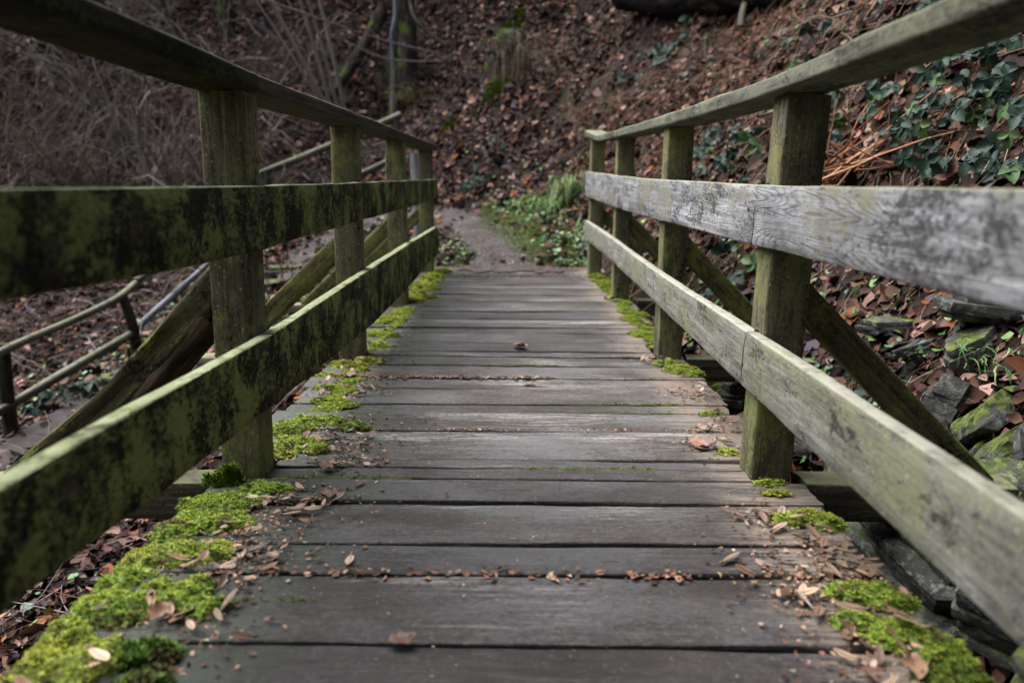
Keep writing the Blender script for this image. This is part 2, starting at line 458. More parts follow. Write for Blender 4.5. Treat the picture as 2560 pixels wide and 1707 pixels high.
# ------------------------------------------------------------------ the footbridge
M_DECK = wood("deck_timber", (0.024, 0.020, 0.019), (0.068, 0.060, 0.059), (0.34, 0.33, 0.325), 0.63, (0.046, 0.056, 0.034), 0.62, 0.60,
              rough=0.58, spec=0.42, black=(0.013, 0.010, 0.010), black_scale=(2.0, 12.0, 12.0), bump=1.0, tint=0.85, green_scale=2.2, grain=(5.0, 85, 85),
              ends=(0.28, 0.225, 0.175), specks=0.3, mottle=((0.092, 0.078, 0.073), (0.125, 0.125, 0.136), (0.022, 0.018, 0.016)))
M_RAIL_L = wood("algae_rail", (0.018, 0.017, 0.010), (0.070, 0.066, 0.037), (0.17, 0.16, 0.10), 0.72, (0.205, 0.235, 0.070), 0.445, 0.49,
                top_green=(0.32, 0.36, 0.21), black=(0.006, 0.006, 0.005), black_scale=(9.0, 6.0, 6.0), bump=0.9, tint=0.2, green_scale=7.0, specks=0.2)
M_RAIL_R = wood("silver_rail", (0.075, 0.075, 0.078), (0.29, 0.293, 0.315), (0.52, 0.52, 0.55), 0.61, (0.19, 0.195, 0.135), 0.495, 0.522,
                top_green=(0.27, 0.285, 0.18), rings=0.42, mottle=((0.36, 0.365, 0.39), (0.21, 0.215, 0.19), (0.10, 0.10, 0.095)), black=(0.05, 0.05, 0.052), black_scale=(3.0, 7.0, 7.0), bump=0.6, tint=0.12, green_scale=4.0, grain=(2.5, 60, 60))
M_LOWRAIL_R = wood("lichen_rail", (0.075, 0.075, 0.064), (0.205, 0.207, 0.178), (0.42, 0.42, 0.41), 0.62, (0.195, 0.205, 0.12), 0.485, 0.535,
                   top_green=(0.33, 0.33, 0.27), black=(0.035, 0.037, 0.036), black_scale=(6.0, 13.0, 13.0), bump=0.6, tint=0.1, green_scale=5.0, specks=0.5, grain=(4, 60, 60), mottle=((0.25, 0.253, 0.21), (0.17, 0.172, 0.155), (0.12, 0.125, 0.085)))
M_HAND_L = wood("brown_rail", (0.030, 0.026, 0.018), (0.100, 0.088, 0.062), (0.20, 0.18, 0.14), 0.70, (0.095, 0.105, 0.040), 0.54, 0.56, top_green=(0.22, 0.21, 0.16), tint=0.25, specks=0.25, grain=(2.5, 60, 60))
M_HAND_R = wood("lichen_handrail", (0.046, 0.048, 0.036), (0.140, 0.145, 0.112), (0.30, 0.30, 0.27), 0.64, (0.175, 0.19, 0.105), 0.51, 0.525, top_green=(0.23, 0.25, 0.15),
                black_scale=(4.0, 9.0, 9.0), black=(0.022, 0.022, 0.022), tint=0.1, specks=0.4, grain=(4, 60, 60), mottle=((0.17, 0.175, 0.13), (0.11, 0.115, 0.09), (0.055, 0.056, 0.042)))
M_HAND_DARK = wood("dark_algae_handrail", (0.010, 0.010, 0.006), (0.034, 0.034, 0.016), (0.09, 0.09, 0.05), 0.74, (0.050, 0.062, 0.014), 0.50, 0.51, top_green=(0.12, 0.14, 0.06), black=(0.004, 0.004, 0.003), tint=0.1, grain=(2.5, 60, 60))
M_POST = wood("post_timber", (0.045, 0.041, 0.025), (0.180, 0.168, 0.108), (0.36, 0.35, 0.27), 0.66, (0.205, 0.225, 0.075), 0.48, 0.55,
              black_scale=(2.5, 9.0, 9.0), black=(0.012, 0.012, 0.009), tint=0.3, green_scale=5.0, specks=0.85, grain=(4, 60, 60), bump=0.8, mottle=((0.19, 0.18, 0.115), (0.12, 0.115, 0.07), (0.06, 0.056, 0.035)))
M_BRACE = wood("brace_timber", (0.040, 0.034, 0.018), (0.135, 0.122, 0.064), (0.25, 0.23, 0.15), 0.70, (0.165, 0.185, 0.050), 0.47, 0.56, tint=0.3, specks=0.3, bump=0.7, grain=(2.5, 55, 55))
M_BRACE_DARK = wood("log_brace_timber", (0.030, 0.027, 0.014), (0.092, 0.086, 0.042), (0.19, 0.18, 0.11), 0.72, (0.145, 0.165, 0.042), 0.48, 0.52, tint=0.1, specks=0.3, bump=0.9, grain=(4, 55, 55))
M_BEAM = wood("beam_timber", (0.034, 0.028, 0.020), (0.130, 0.110, 0.084), (0.27, 0.24, 0.19), 0.66, (0.13, 0.14, 0.05), 0.52, 0.56, tint=0.2, specks=0.3, top_green=(0.2, 0.21, 0.12))

def board_mesh(name, C, U, W, hw, ht, material, seed=0, r=0.006, amp=0.0025, fray=0.0):
    """sweeps a softened rectangle along centre line C (n,3); U = width axis, W = thickness axis (both (n,3)); hw, ht half sizes (n,)"""
    C, U, W = (np.asarray(a, float) for a in (C, U, W)); n = len(C)
    U = np.broadcast_to(U, (n, 3)); W = np.broadcast_to(W, (n, 3))
    hw = np.broadcast_to(hw, (n,)); ht = np.broadcast_to(ht, (n,))
    pr = []
    for sx, sy in ((1, -1), (1, 1), (-1, 1), (-1, -1)):          # corner sign, rounded by 3 points, faces split in 3
        a0 = math.atan2(sy, sx)
        for da in (-0.7, 0, 0.7):
            a = a0 + da * 0.9
            pr.append((sx, sy, math.cos(a), math.sin(a)))
    pts = []
    m = len(pr)
    for c in range(4):
        pts += [pr[c * 3], pr[c * 3 + 1], pr[c * 3 + 2]]
        a, b = pr[c * 3 + 2], pr[(c * 3 + 3) % m]
        for t in (0.2, 0.4, 0.6, 0.8): pts.append((a, b, t))
    V = np.zeros((n, len(pts), 3)); OUT = np.zeros((n, len(pts), 2))
    def pos(p):
        return (p[0] * (hw - r) + p[2] * r, p[1] * (ht - r) + p[3] * r)
    for kk, p in enumerate(pts):
        if len(p) == 4: u, w = pos(p); o = (p[2], p[3])
        else:
            ua, wa = pos(p[0]); ub, wb = pos(p[1]); t = p[2]
            u, w = ua + (ub - ua) * t, wa + (wb - wa) * t
            o = (p[0][2] + p[1][2], p[0][3] + p[1][3]); l = math.hypot(*o); o = (o[0] / l, o[1] / l)
        V[:, kk] = C + U * u[:, None] + W * w[:, None]
        OUT[:, kk, 0], OUT[:, kk, 1] = o
    L = np.concatenate([[0], np.cumsum(np.linalg.norm(np.diff(C, axis=0), axis=1))])[:, None]
    uu = ((V - C[:, None]) * U[:, None]).sum(-1); ww = ((V - C[:, None]) * W[:, None]).sum(-1)
    nz = fbm(L * 4.0, uu * 30, ww * 30 + seed * 7.3, seed, 4) * 0.6 + fbm(L * 1.2, uu * 6, ww * 6, seed + 9, 2) * 0.7
    V = V + (U[:, None] * OUT[..., :1] + W[:, None] * OUT[..., 1:]) * (nz * amp)[..., None]
    if fray:
        T = C[-1] - C[0]; T /= np.linalg.norm(T)
        for e, sg in ((0, -1), (n - 1, 1)):
            V[e] += T * sg * (fray * fbm(uu[e] * 25, ww[e] * 25, seed, seed + 3, 3))[:, None]
    mb = MB(); K = len(pts)
    i = np.arange(n - 1)[:, None]; j = np.arange(K)[None]
    q = np.stack([i * K + j, i * K + (j + 1) % K, (i + 1) * K + (j + 1) % K, (i + 1) * K + j], -1).reshape(-1, 4)
    mb.add(V.reshape(-1, 3), [q, np.arange(K)[::-1], (n - 1) * K + np.arange(K)])
    return mb

def place_board(name, pts, up, hw, ht, material, parent, seed, n=None, r=0.006, amp=0.0025, fray=0.004):
    """a timber from world points; built in its own frame (local X along it) so that its grain follows it"""
    P = np.asarray(pts, float)
    L = np.linalg.norm(P[-1] - P[0])
    n = n or max(6, int(L / 0.05))
    X = (P[-1] - P[0]) / L
    Zr = np.asarray(up, float); Y = np.cross(Zr, X); Y /= np.linalg.norm(Y); Z = np.cross(X, Y)
    R = np.stack([X, Y, Z])
    o = P.mean(0)
    local = (P - o) @ R.T
    t = np.linspace(local[0, 0], local[-1, 0], n)
    C = np.stack([t, np.interp(t, local[:, 0], local[:, 1]), np.interp(t, local[:, 0], local[:, 2])], -1)
    if len(P) > 2:
        for _ in range(3): C[1:-1, 1:] = 0.25 * C[:-2, 1:] + 0.5 * C[1:-1, 1:] + 0.25 * C[2:, 1:]
    hw = np.interp(t, local[:, 0], np.broadcast_to(hw, (len(P),))); ht = np.interp(t, local[:, 0], np.broadcast_to(ht, (len(P),)))
    mb = board_mesh(name, C, (0, 1, 0), (0, 0, 1), hw, ht, material, seed, r, amp, fray)
    ob = mb.build(name, material, parent, smooth=38)
    mw = Matrix([[*R[:, 0], o[0]], [*R[:, 1], o[1]], [*R[:, 2], o[2]], [0, 0, 0, 1]])
    ob.matrix_basis = mw
    return ob

bridge = empty("footbridge")
tag(bridge, "weathered timber footbridge with plank deck and post and rail sides", "footbridge")

# stringer logs and far sill below the deck
for x in (-0.48, 0.0, 0.48):
    mb = MB(); P = np.stack([np.full(40, x), np.linspace(-0.8, 6.75, 40), np.full(40, -0.165)], -1)
    tube(mb, P - P.mean(0), 0.11, 14, wob=0.06, seed=int(x * 10))
    o = mb.build("stringer", M_BEAM, bridge, smooth=40); o.location = P.mean(0)

# deck planks
edges = [-0.62, -0.45, -0.28, -0.13, 0.04, 0.2, 0.35, 0.52, 0.68, 0.86, 1.029, 1.198, 1.44, 1.569, 1.796, 1.943, 2.021, 2.095, 2.338, 2.54, 2.644, 2.838, 2.98, 3.206, 3.377, 3.468, 3.677, 3.888, 4.038,
         4.292, 4.431, 4.688, 4.905, 5.181, 5.466, 5.808, 6.14, 6.51, 6.80]
edges = [edges[0]] + [e for e in edges[1:]]
SPLIT = []                                        # far planks are as wide as the near ones: cut the long steps
for a, b in zip(edges[:-1], edges[1:]):
    SPLIT.append(a)
    if b - a > 0.245: SPLIT.append(a + (b - a) * random.uniform(0.42, 0.58))
edges = SPLIT + [6.80]
POST_L = [1.94, 3.32, 4.74, 6.33]
POST_R = [1.95, 3.365, 4.99, 6.22]
for kk, (a, b) in enumerate(zip(edges[:-1], edges[1:])):
    gap = random.choice([0.007, 0.012, 0.016, 0.021]) if a > 1.1 else 0.013
    w = (b - a) - gap; y = (a + b) / 2
    xl = -0.803 + random.uniform(-0.016, 0.014); xr = 0.757 + random.uniform(-0.014, 0.012)
    for py in POST_L:                           # planks are notched round the posts
        if a < py + 0.105 and b > py + 0.013: xl = -0.668
    for py in POST_R:
        if a < py + 0.105 and b > py + 0.013: xr = 0.632
    cup = random.uniform(-0.003, 0.003); tw = random.uniform(-0.003, 0.003)
    n = 30
    X = np.linspace(xl, xr, n)
    C = np.stack([X, np.full(n, y) + 0.003 * np.sin(X * 3 + kk), np.full(n, -0.0225 - random.uniform(0, .006)) + cup * np.cos(X * 2.2 + kk) + tw * X], -1)
    c0 = C.mean(0)
    W = np.array([0, random.uniform(-0.03, 0.03), 1.0]); W /= np.linalg.norm(W); U = np.cross(W, (1, 0, 0))
    hwv = w / 2 + 0.0030 * fbm(X * 7, kk, 0, 77, 4)
    mb = board_mesh("plank", C - c0, U, W, hwv, 0.0225, M_DECK, seed=kk, r=0.0045, amp=0.0036, fray=0.009)
    o = mb.build("plank", M_DECK, bridge, smooth=38); o.location = c0

# black humus packed into the joints between the planks
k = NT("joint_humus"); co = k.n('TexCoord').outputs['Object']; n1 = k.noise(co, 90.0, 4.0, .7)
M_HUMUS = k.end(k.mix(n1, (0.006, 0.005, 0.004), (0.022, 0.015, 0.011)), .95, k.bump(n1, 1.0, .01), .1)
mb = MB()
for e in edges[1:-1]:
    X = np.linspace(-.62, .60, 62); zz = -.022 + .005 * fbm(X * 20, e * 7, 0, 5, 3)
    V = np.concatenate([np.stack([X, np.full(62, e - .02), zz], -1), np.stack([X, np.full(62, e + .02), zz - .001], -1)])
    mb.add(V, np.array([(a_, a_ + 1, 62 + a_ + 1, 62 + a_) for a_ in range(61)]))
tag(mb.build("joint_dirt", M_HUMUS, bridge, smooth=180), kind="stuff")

# posts (12 cm oak), each with its own lean
def post(x0, y0, x1, y1, top, label=None):
    o = place_board("post", [(x0, y0, -0.34), (x0 + (x1 - x0) * 0.5, (y0 + y1) / 2, top / 2), (x1, y1, top)], (0, 1, 0), 0.0545, 0.0545, M_POST, bridge, int(abs(x0 * 77 + y0 * 31)), n=34, r=0.007, amp=0.0035)
    return o
PW2 = 0.0545
for y, lean in zip(POST_L, (0.012, 0.004, 0.0, 0.0)):
    post(-0.6756 - PW2 - 0.010 * (y < 2), y + PW2, -0.6756 - PW2 + lean * 0.6, y + PW2, 0.992)
for y, dx, top in zip(POST_R, (0.0, 0.0, 0.0, -0.045), (0.994, 0.996, 1.024, 1.075)):
    post(0.6388 + PW2 - 0.013 * (y < 2) + dx, y + PW2, 0.6388 + PW2 + 0.012 * (y < 2) + dx, y + PW2, top)
# the far left end post is a round-edged, split stake

def rail(name, x, knots, ya, yb, thick, material, seed, x1=None):
    """a flat board on edge fixed to the inner faces of the posts: knots (y, z_bottom, z_top)"""
    kn = np.array(knots)
    ys = np.linspace(ya, yb, 9)
    zb, zt = np.interp(ys, kn[:, 0], kn[:, 1]), np.interp(ys, kn[:, 0], kn[:, 2])
    xs = np.full(9, x) if x1 is None else np.interp(ys, [1.5, 4.9, 6.5], [x, x, x1])
    P = np.stack([xs, ys, (zb + zt) / 2], -1)
    return place_board(name, P, (0, 0, 1), thick / 2, (zt - zb) / 2, material, bridge, seed, r=0.006, amp=0.003)

mL = [(-0.8, .645, .79), (0.95, .640, .780), (1.30, .624, .773), (1.95, .611, .766), (3.3, .609, .761), (4.8, .600, .756), (6.5, .602, .752)]
lL = [(-0.8, .28, .44), (0.88, .268, .418), (1.3, .236, .408), (1.95, .200, .386), (3.35, .135, .387), (4.8, .133, .384), (6.5, .160, .373)]
mR = [(-0.8, .65, .80), (0.95, .640, .787), (1.95, .625, .776), (3.33, .612, .780), (4.7, .603, .792), (6.6, .630, .828)]
lR = [(-0.8, .245, .40), (0.86, .246, .402), (1.95, .250, .398), (3.3, .259, .389), (4.6, .268, .403), (6.4, .288, .436)]
TH = 0.036
J1, J3 = 1.975, 4.80
for nm, x, kn, mat, sd in (("mid_rail", -0.6756 + TH / 2, mL, M_RAIL_L, 5), ("lower_rail", -0.6756 + TH / 2, lL, M_RAIL_L, 15)):
    for q_, (a, b) in enumerate(((-0.75, J1 - 0.0015), (J1 + 0.0015, 6.44))):
        rail(nm, x, kn, a, b, TH, mat, sd + q_)
for nm, x, kn, mat, sd in (("mid_rail", 0.6388 - TH / 2, mR, M_RAIL_R, 25), ("lower_rail", 0.6388 - TH / 2, lR, M_LOWRAIL_R, 35)):
    for q_, (a, b) in enumerate(((-0.75, J1 + 0.018), (J1 + 0.021, 6.36))):
        rail(nm, x, kn, a, b, TH, mat, sd + q_, x1=0.6388 - TH / 2 - 0.045)
# handrails: flat boards lying on the post tops
def hand(x, pts, material, seed, hw=0.072):
    P = np.array([(x + d, y, z) for (y, z, d) in pts])
    P = np.stack([np.interp(np.linspace(0, 1, 14), np.linspace(0, 1, len(P)), P[:, c]) for c in range(3)], -1)
    return place_board("handrail", P, (0, 0, 1), hw, 0.0215, material, bridge, seed, r=0.007, amp=0.003)
hz = 0.0215
hand(-0.714, [(-0.75, 1.03 + hz, 0), (0.6, 1.022 + hz, 0), (1.2, 1.008 + hz, 0), (J1 - 0.0015, 0.991 + hz, 0)], M_HAND_DARK, 51)["label"] = "nearest handrail board, dark with green algae"
hand(-0.714, [(J1 + 0.002, 0.9905 + hz, 0), (2.7, 0.99 + hz, 0), (3.4, 0.989 + hz, 0), (4.78, 0.986 + hz, 0)], M_HAND_L, 52)
hand(-0.714, [(4.785, 0.986 + hz, 0), (5.6, 0.985 + hz, 0), (6.45, 0.982 + hz, 0)], M_HAND_L, 53)
hand(0.686, [(-0.75, 1.045 + hz, 0), (0.6, 1.03 + hz, 0), (1.2, 1.013 + hz, 0), (1.90, 0.996 + hz, 0), (2.6, 0.994 + hz, 0), (3.4, 1.001 + hz, 0), (4.4, 1.017 + hz, 0), (5.03, 1.027 + hz, 0)], M_HAND_R, 61)
hand(0.680, [(5.035, 1.027 + hz, 0), (5.4, 1.026 + hz, -.015), (5.8, 1.034 + hz, -.03), (6.2, 1.078 + hz, -.045), (6.42, 1.105 + hz, -.055)], M_HAND_R, 62)

# nail heads on the boards in front of every post
k = NT("rusty_nail"); M_NAIL = k.end((0.018, 0.013, 0.011), .6, None, .5)
nb = MB(); tube(nb, [(0, 0, -.006), (0, 0, .0015), (0, 0, .0022)], [.0062, .0062, .004], 8); NAIL = nb.mesh("nail", M_NAIL, smooth=40)
RAILS = [o for o in bridge.children if o.name.split('.')[0] in ("mid_rail", "lower_rail")]
for o in RAILS:
    inv = o.matrix_basis.inverted(); left = o.location.x < 0
    xs = [v.co for v in o.data.vertices]
    lo, hi = min(c.x for c in xs), max(c.x for c in xs)
    for y in (POST_L if left else POST_R):
        for dz, dy in ((.04, .03), (-.035, .035), (.0, .085)):
            yy = y + dy + random.uniform(-.006, .006)
            p = inv @ Vector((o.location.x, yy, o.location.z)); 
            if not (lo + .01 < p.x < hi - .01): continue
            near = min(xs, key=lambda c: (c.x - p.x) ** 2 + (c.z * 0) + (c.y - dz) ** 2 * 4 - c.z * 0)
            face = [c for c in xs if abs(c.x - p.x) < .03 and abs(c.y - dz) < .03]
            if not face: continue
            w = [o.matrix_basis @ c for c in face]
            q = max(w, key=lambda c: c.x) if left else min(w, key=lambda c: c.x)
            nl = link("nail", NAIL, o)
            nl.matrix_basis = inv @ (Matrix.Translation(Vector((q.x, q.y + random.uniform(-.004, .004), q.z))) @ Matrix.Rotation(math.radians(90 if left else -90), 4, 'Y'))

# outriggers and diagonal braces outside the posts
for kk, y in enumerate(POST_L):
    yc = y + 0.01 if kk == 0 else y + PW2
    place_board("outrigger", [(-0.812, yc, -0.052), (-1.42, yc, -0.062)], (0, 0, 1), 0.05, 0.052, M_BEAM, bridge, 70 + kk, amp=0.004)
    place_board("cross_beam", [(-0.79, yc, -0.080), (0.745, yc, -0.080)], (0, 0, 1), 0.045, 0.03, M_BEAM, bridge, 170 + kk, amp=0.004)
    if kk == 0:
        br = place_board("brace", [(-0.745, y + PW2, 0.55), (-1.07, y + PW2, 0.20), (-1.36, y + PW2, -0.03)], (0, 1, 0), (0.050, 0.046, 0.042), 0.05, M_BRACE_DARK, bridge, 80, r=0.018, amp=0.012)
        br["label"] = "split half log brace with dark bark on its underside"
        k = NT("dark_bark"); co = k.n('TexCoord').outputs['Object']
        n1 = k.noise(k.vec('MULTIPLY', co, (6, 30, 30)), 1.0, 7.0, 0.7)
        M_BARK = k.end(k.mix(k.step(n1, .35, .65), (0.014, 0.010, 0.008), (0.075, 0.052, 0.036)), 0.9, k.bump(n1, 1.0, 0.02), 0.15)
        bk = place_board("bark", [(-0.80, y + PW2, 0.425), (-1.0, y + PW2, 0.21), (-1.3, y + PW2, -0.075)], (0, 1, 0), (0.03, 0.035, 0.02), 0.044, M_BARK, None, 81, r=0.018, amp=0.016)
        mw = bk.matrix_basis.copy(); bk.parent = br; bk.matrix_parent_inverse = br.matrix_basis.inverted(); bk.matrix_basis = mw
    else:
        place_board("brace", [(-0.745, y + PW2, 0.515), (-1.32, y + PW2, -0.03)], (0, 1, 0), 0.041, 0.035, M_BRACE, bridge, 80 + kk, amp=0.004)
for kk, y in enumerate(POST_R):
    place_board("outrigger", [(0.768, y + 0.02, -0.052), (1.34, y + 0.02, -0.062)], (0, 0, 1), 0.05, 0.052, M_BEAM, bridge, 90 + kk, amp=0.004)
    dx = -0.045 if kk == 3 else 0
    place_board("brace", [(0.705 + dx, y + PW2, 0.525), (1.27, y + PW2, -0.03)], (0, 1, 0), 0.043, 0.036, M_BRACE, bridge, 95 + kk, amp=0.005, r=0.008)
# ------------------------------------------------------------------ leaf litter, twigs, dry grass, ground cover (nobody could count these)
def in_view(X, margin=0.22, near=0.3):
    v = (X - CAM_POS) @ CAM_M.T
    u = 0.7514 * v[:, 0] / v[:, 1]; w = 0.7514 * v[:, 2] / v[:, 1]
    return (v[:, 1] > near) & (np.abs(u) < 0.5 + margin) & (np.abs(w) < 0.333 + margin), v[:, 1]

def scatter(n, x0, x1, y0, y1, seed):
    r = np.random.default_rng(seed)
    x, y = r.uniform(x0, x1, n), r.uniform(y0, y1, n)
    return x, y, r

LEAF_V = np.array([(-.5, 0, 0), (.5, 0, 0), (-.2, 0, 0), (.18, 0, 0), (-.22, .36, 0), (.16, .42, 0), (-.22, -.38, 0), (.15, -.41, 0)])
LEAF_T = [np.array([(0, 6, 2), (0, 2, 4), (5, 1, 3), (3, 1, 7)]), np.array([(2, 3, 5, 4), (6, 7, 3, 2)])]
LEAF_T = [np.array([(0, 6, 2), (0, 2, 4), (5, 3, 1), (3, 7, 1)]), np.array([(2, 3, 5, 4), (6, 7, 3, 2)])]

def leaf_cloud(mb, X, N, size, aspect, tilt, color, r, curl=1.0, fold=1.0):
    """many curled leaves at points X, lying on normals N"""
    n = len(X)
    V = np.repeat(LEAF_V[None], n, 0)
    V[..., 1] *= aspect[:, None]
    V[:, :, :2] += r.normal(0, 0.035, (n, 8, 2))
    fo = fold * r.uniform(-0.1, 0.8, n)
    cu = curl * r.normal(0.25, 0.6, n)
    tw = r.normal(0, 0.35, n)
    V[..., 2] = fo[:, None] * np.abs(V[..., 1]) + cu[:, None] * (V[..., 0] ** 2 - 0.08) + tw[:, None] * V[..., 0] * V[..., 1] + r.normal(0, 0.03, (n, 8))
    V *= size[:, None, None]
    yaw = r.uniform(0, 2 * math.pi, n)
    M = N + tilt[:, None] * r.normal(0, 1, (n, 3)) * 0.6
    M /= np.linalg.norm(M, axis=1)[:, None]
    h = np.stack([np.cos(yaw), np.sin(yaw), np.zeros(n)], -1)
    A = h - M * (h * M).sum(1)[:, None]; A /= np.linalg.norm(A, axis=1)[:, None]
    B = np.cross(M, A)
    W = X[:, None] + V[..., :1] * A[:, None] + V[..., 1:2] * B[:, None] + V[..., 2:] * M[:, None]
    base = (np.arange(n) * 8)[:, None, None]
    mb.add(W.reshape(-1, 3), [(base + f[None]).reshape(-1, f.shape[1]) for f in LEAF_T], np.repeat(color, 8, 0))

def palette(r, n, cols, w, var=0.25):
    c = np.array(cols)[r.choice(len(cols), n, p=np.array(w) / np.sum(w))]
    return np.clip(c * (1 + r.normal(0, var, (n, 1))) * (1 + r.normal(0, 0.06, (n, 3))), 0.004, 0.8)

M_LITTER = attr_mat("dead_leaves", 0.72, 0.14, 0.35, scale=45.0)
DEAD = [(.014, .008, .007), (.042, .021, .015), (.100, .053, .040), (.27, .170, .132), (.20, .076, .034), (.078, .063, .072)]
mb = MB()
for (n, x0, x1, y0, y1, sd) in ((26000, .55, 3.8, .6, 6.5, 1), (9000, -4.5, -.55, .6, 6.5, 2), (9000, -2.6, -.6, .8, 4.2, 22), (118000, -9, 5, 6.5, 16.5, 3), (11000, -8, -.9, 3.0, 9.0, 4), (9000, .3, 2.2, 6.5, 10, 6)):
    x, y, r = scatter(n, x0, x1, y0, y1, sd)
    N = normal(x, y); z = height(x, y)
    X = np.stack([x, y, z], -1)
    ok, dep = in_view(X)
    pd = path_distance(x, y)
    pp = np.clip(0.10 + (pd + 0.12) * 4.0 + 0.5 * (x < -1.3), 0.09, 1.0)
    ok &= r.uniform(0, 1, n) < pp
    ok &= r.uniform(0, 1, n) < np.clip(1.0 + 0.7 * fbm(x * 0.9, y * 0.9, 0, 91, 2) + 0.15, 0.25, 1)
    ok &= ~((np.abs(x) < 0.86) & (y > 6.2) & (y < 6.95))
    fd, ft = foot_distance(x, y)
    verge = (x > -.6) & (x < 1.1) & (y > 6.8) & (y < 10.2) & (fd < .12)
    ok &= ~verge | (r.uniform(0, 1, n) < .22)
    thick = (x < -3.6) & (y > 10.0)
    ok &= ~thick | (r.uniform(0, 1, n) < .75)
    bare = fbm(x * 1.7, y * 1.7, 0, 191, 3) > .58
    ok &= ~bare | (r.uniform(0, 1, n) < .25)
    X, N, dep = X[ok], N[ok], dep[ok]; m = len(X)
    size = np.clip(r.lognormal(math.log(0.055 if y1 < 9 else 0.066), 0.45, m), 0.018, 0.15)
    X = X + N * (r.uniform(0.004, 0.034, (m, 1)))
    c = palette(r, m, DEAD, (.28, .28, .21, .12, .045, .065))
    leaf_cloud(mb, X, N, size, r.uniform(0.55, 1.0, m), r.uniform(0.25, 1.15, m), c, r)
litter = mb.build("leaf_litter", M_LITTER, color=True); tag(litter, kind="stuff")

# fallen twigs lying on the slopes
M_TWIG = attr_mat("dead_twigs", 0.8, 0.08, 0.3, scale=30.0)
def canes(mb, n, x0, x1, y0, y1, sd, lmin, lmax, rad, cols, rise=(0.0, 0.05), droop=0.0, seg=5, uphill=0.0, bend=0.25, sides=3, jit=0.012):
    x, y, r = scatter(n, x0, x1, y0, y1, sd)
    X = np.stack([x, y, height(x, y)], -1); ok, dep = in_view(X, 0.3)
    ok &= path_distance(x, y) > 0.02
    ok &= ~((np.abs(x) < 0.95) & (y < 6.95))
    X = X[ok]; N = normal(X[:, 0], X[:, 1])
    for p, nn in zip(X, N):
        L = r.uniform(lmin, lmax)
        down = np.array([nn[0], nn[1], 0]) / (math.hypot(nn[0], nn[1]) + 1e-6)
        a = r.uniform(0, 2 * math.pi)
        d = np.array([math.cos(a), math.sin(a), 0]) * (1 - uphill) + down * uphill * r.choice([-1, 1])
        d = d - nn * d.dot(nn); d /= np.linalg.norm(d) + 1e-6
        sidev = np.cross(nn, d)
        t = np.linspace(0, 1, seg)[:, None]
        b = r.normal(0, bend)
        up = r.uniform(*rise)
        P = p + nn * 0.012 + d * L * t + sidev * (b * L * (t - t * t)) + nn * (up * L * 4 * (t - droop * t * t)) + r.normal(0, jit, (seg, 3)) * L * 0.6
        P[:, 2] = np.maximum(P[:, 2], P[0, 2] + (P[:, 2] - P[0, 2]))
        tube(mb, P, np.linspace(rad, rad * 0.45, seg) * r.uniform(0.6, 1.5), sides, np.array(cols[r.integers(len(cols))]) * r.uniform(0.6, 1.3), cap=False)
GREYTWIG = [(.20, .165, .15), (.13, .10, .085), (.30, .27, .26), (.10, .07, .055)]
TAN = [(.34, .25, .16), (.26, .18, .12), (.40, .31, .22), (.20, .13, .085)]
mb = MB()
canes(mb, 1600, -8, 4.5, 6.5, 16, 11, .12, .6, .004, GREYTWIG, (0, .03))
canes(mb, 420, .8, 3.5, 1, 6.5, 12, .08, .45, .0028, GREYTWIG + TAN, (0, .06))
canes(mb, 900, -4, -.8, .8, 6.5, 13, .12, .55, .003, GREYTWIG + TAN, (0, .14), jit=.03)
tw = mb.build("fallen_twigs", M_TWIG, color=True); tag(tw, kind="stuff")
# dry grass combed down the right hand slope
mb = MB()
canes(mb, 3400, .5, 4.5, 4.6, 12.5, 14, .18, .55, .0022, TAN, (.0, .10), 0.8, 5, 0.8, 0.3)
canes(mb, 700, 1.3, 3.2, 2.6, 4.8, 15, .15, .40, .0018, TAN, (.0, .10), 0.8, 5, 0.75, 0.3)
canes(mb, 700, .6, 3.5, 4.8, 11.0, 141, .3, .9, .0035, [(.16, .075, .045), (.10, .05, .035), (.22, .12, .07)], (.02, .16), 0.8, 6, 0.5, 0.4)
dg = mb.build("dry_grass", M_TWIG, color=True); tag(dg, kind="stuff")
# tangled bare undergrowth on the left bank
mb = MB()
THK = [(.13, .105, .10), (.07, .052, .046), (.27, .235, .22), (.05, .036, .03), (.13, .098, .062), (.06, .045, .04), (.08, .06, .05)]
canes(mb, 950, -9.5, -3.3, 9.6, 14.5, 16, .5, 1.7, .0095, THK, (.04, .42), 0.75, 8, 0.15, 0.7, jit=.05)
canes(mb, 600, -7.5, -3.0, 6.0, 9.8, 17, .3, 0.9, .0055, THK, (.02, .35), 0.8, 7, 0.1, 0.7, jit=.05)
th = mb.build("bramble_thicket", M_TWIG, color=True); tag(th, kind="stuff")

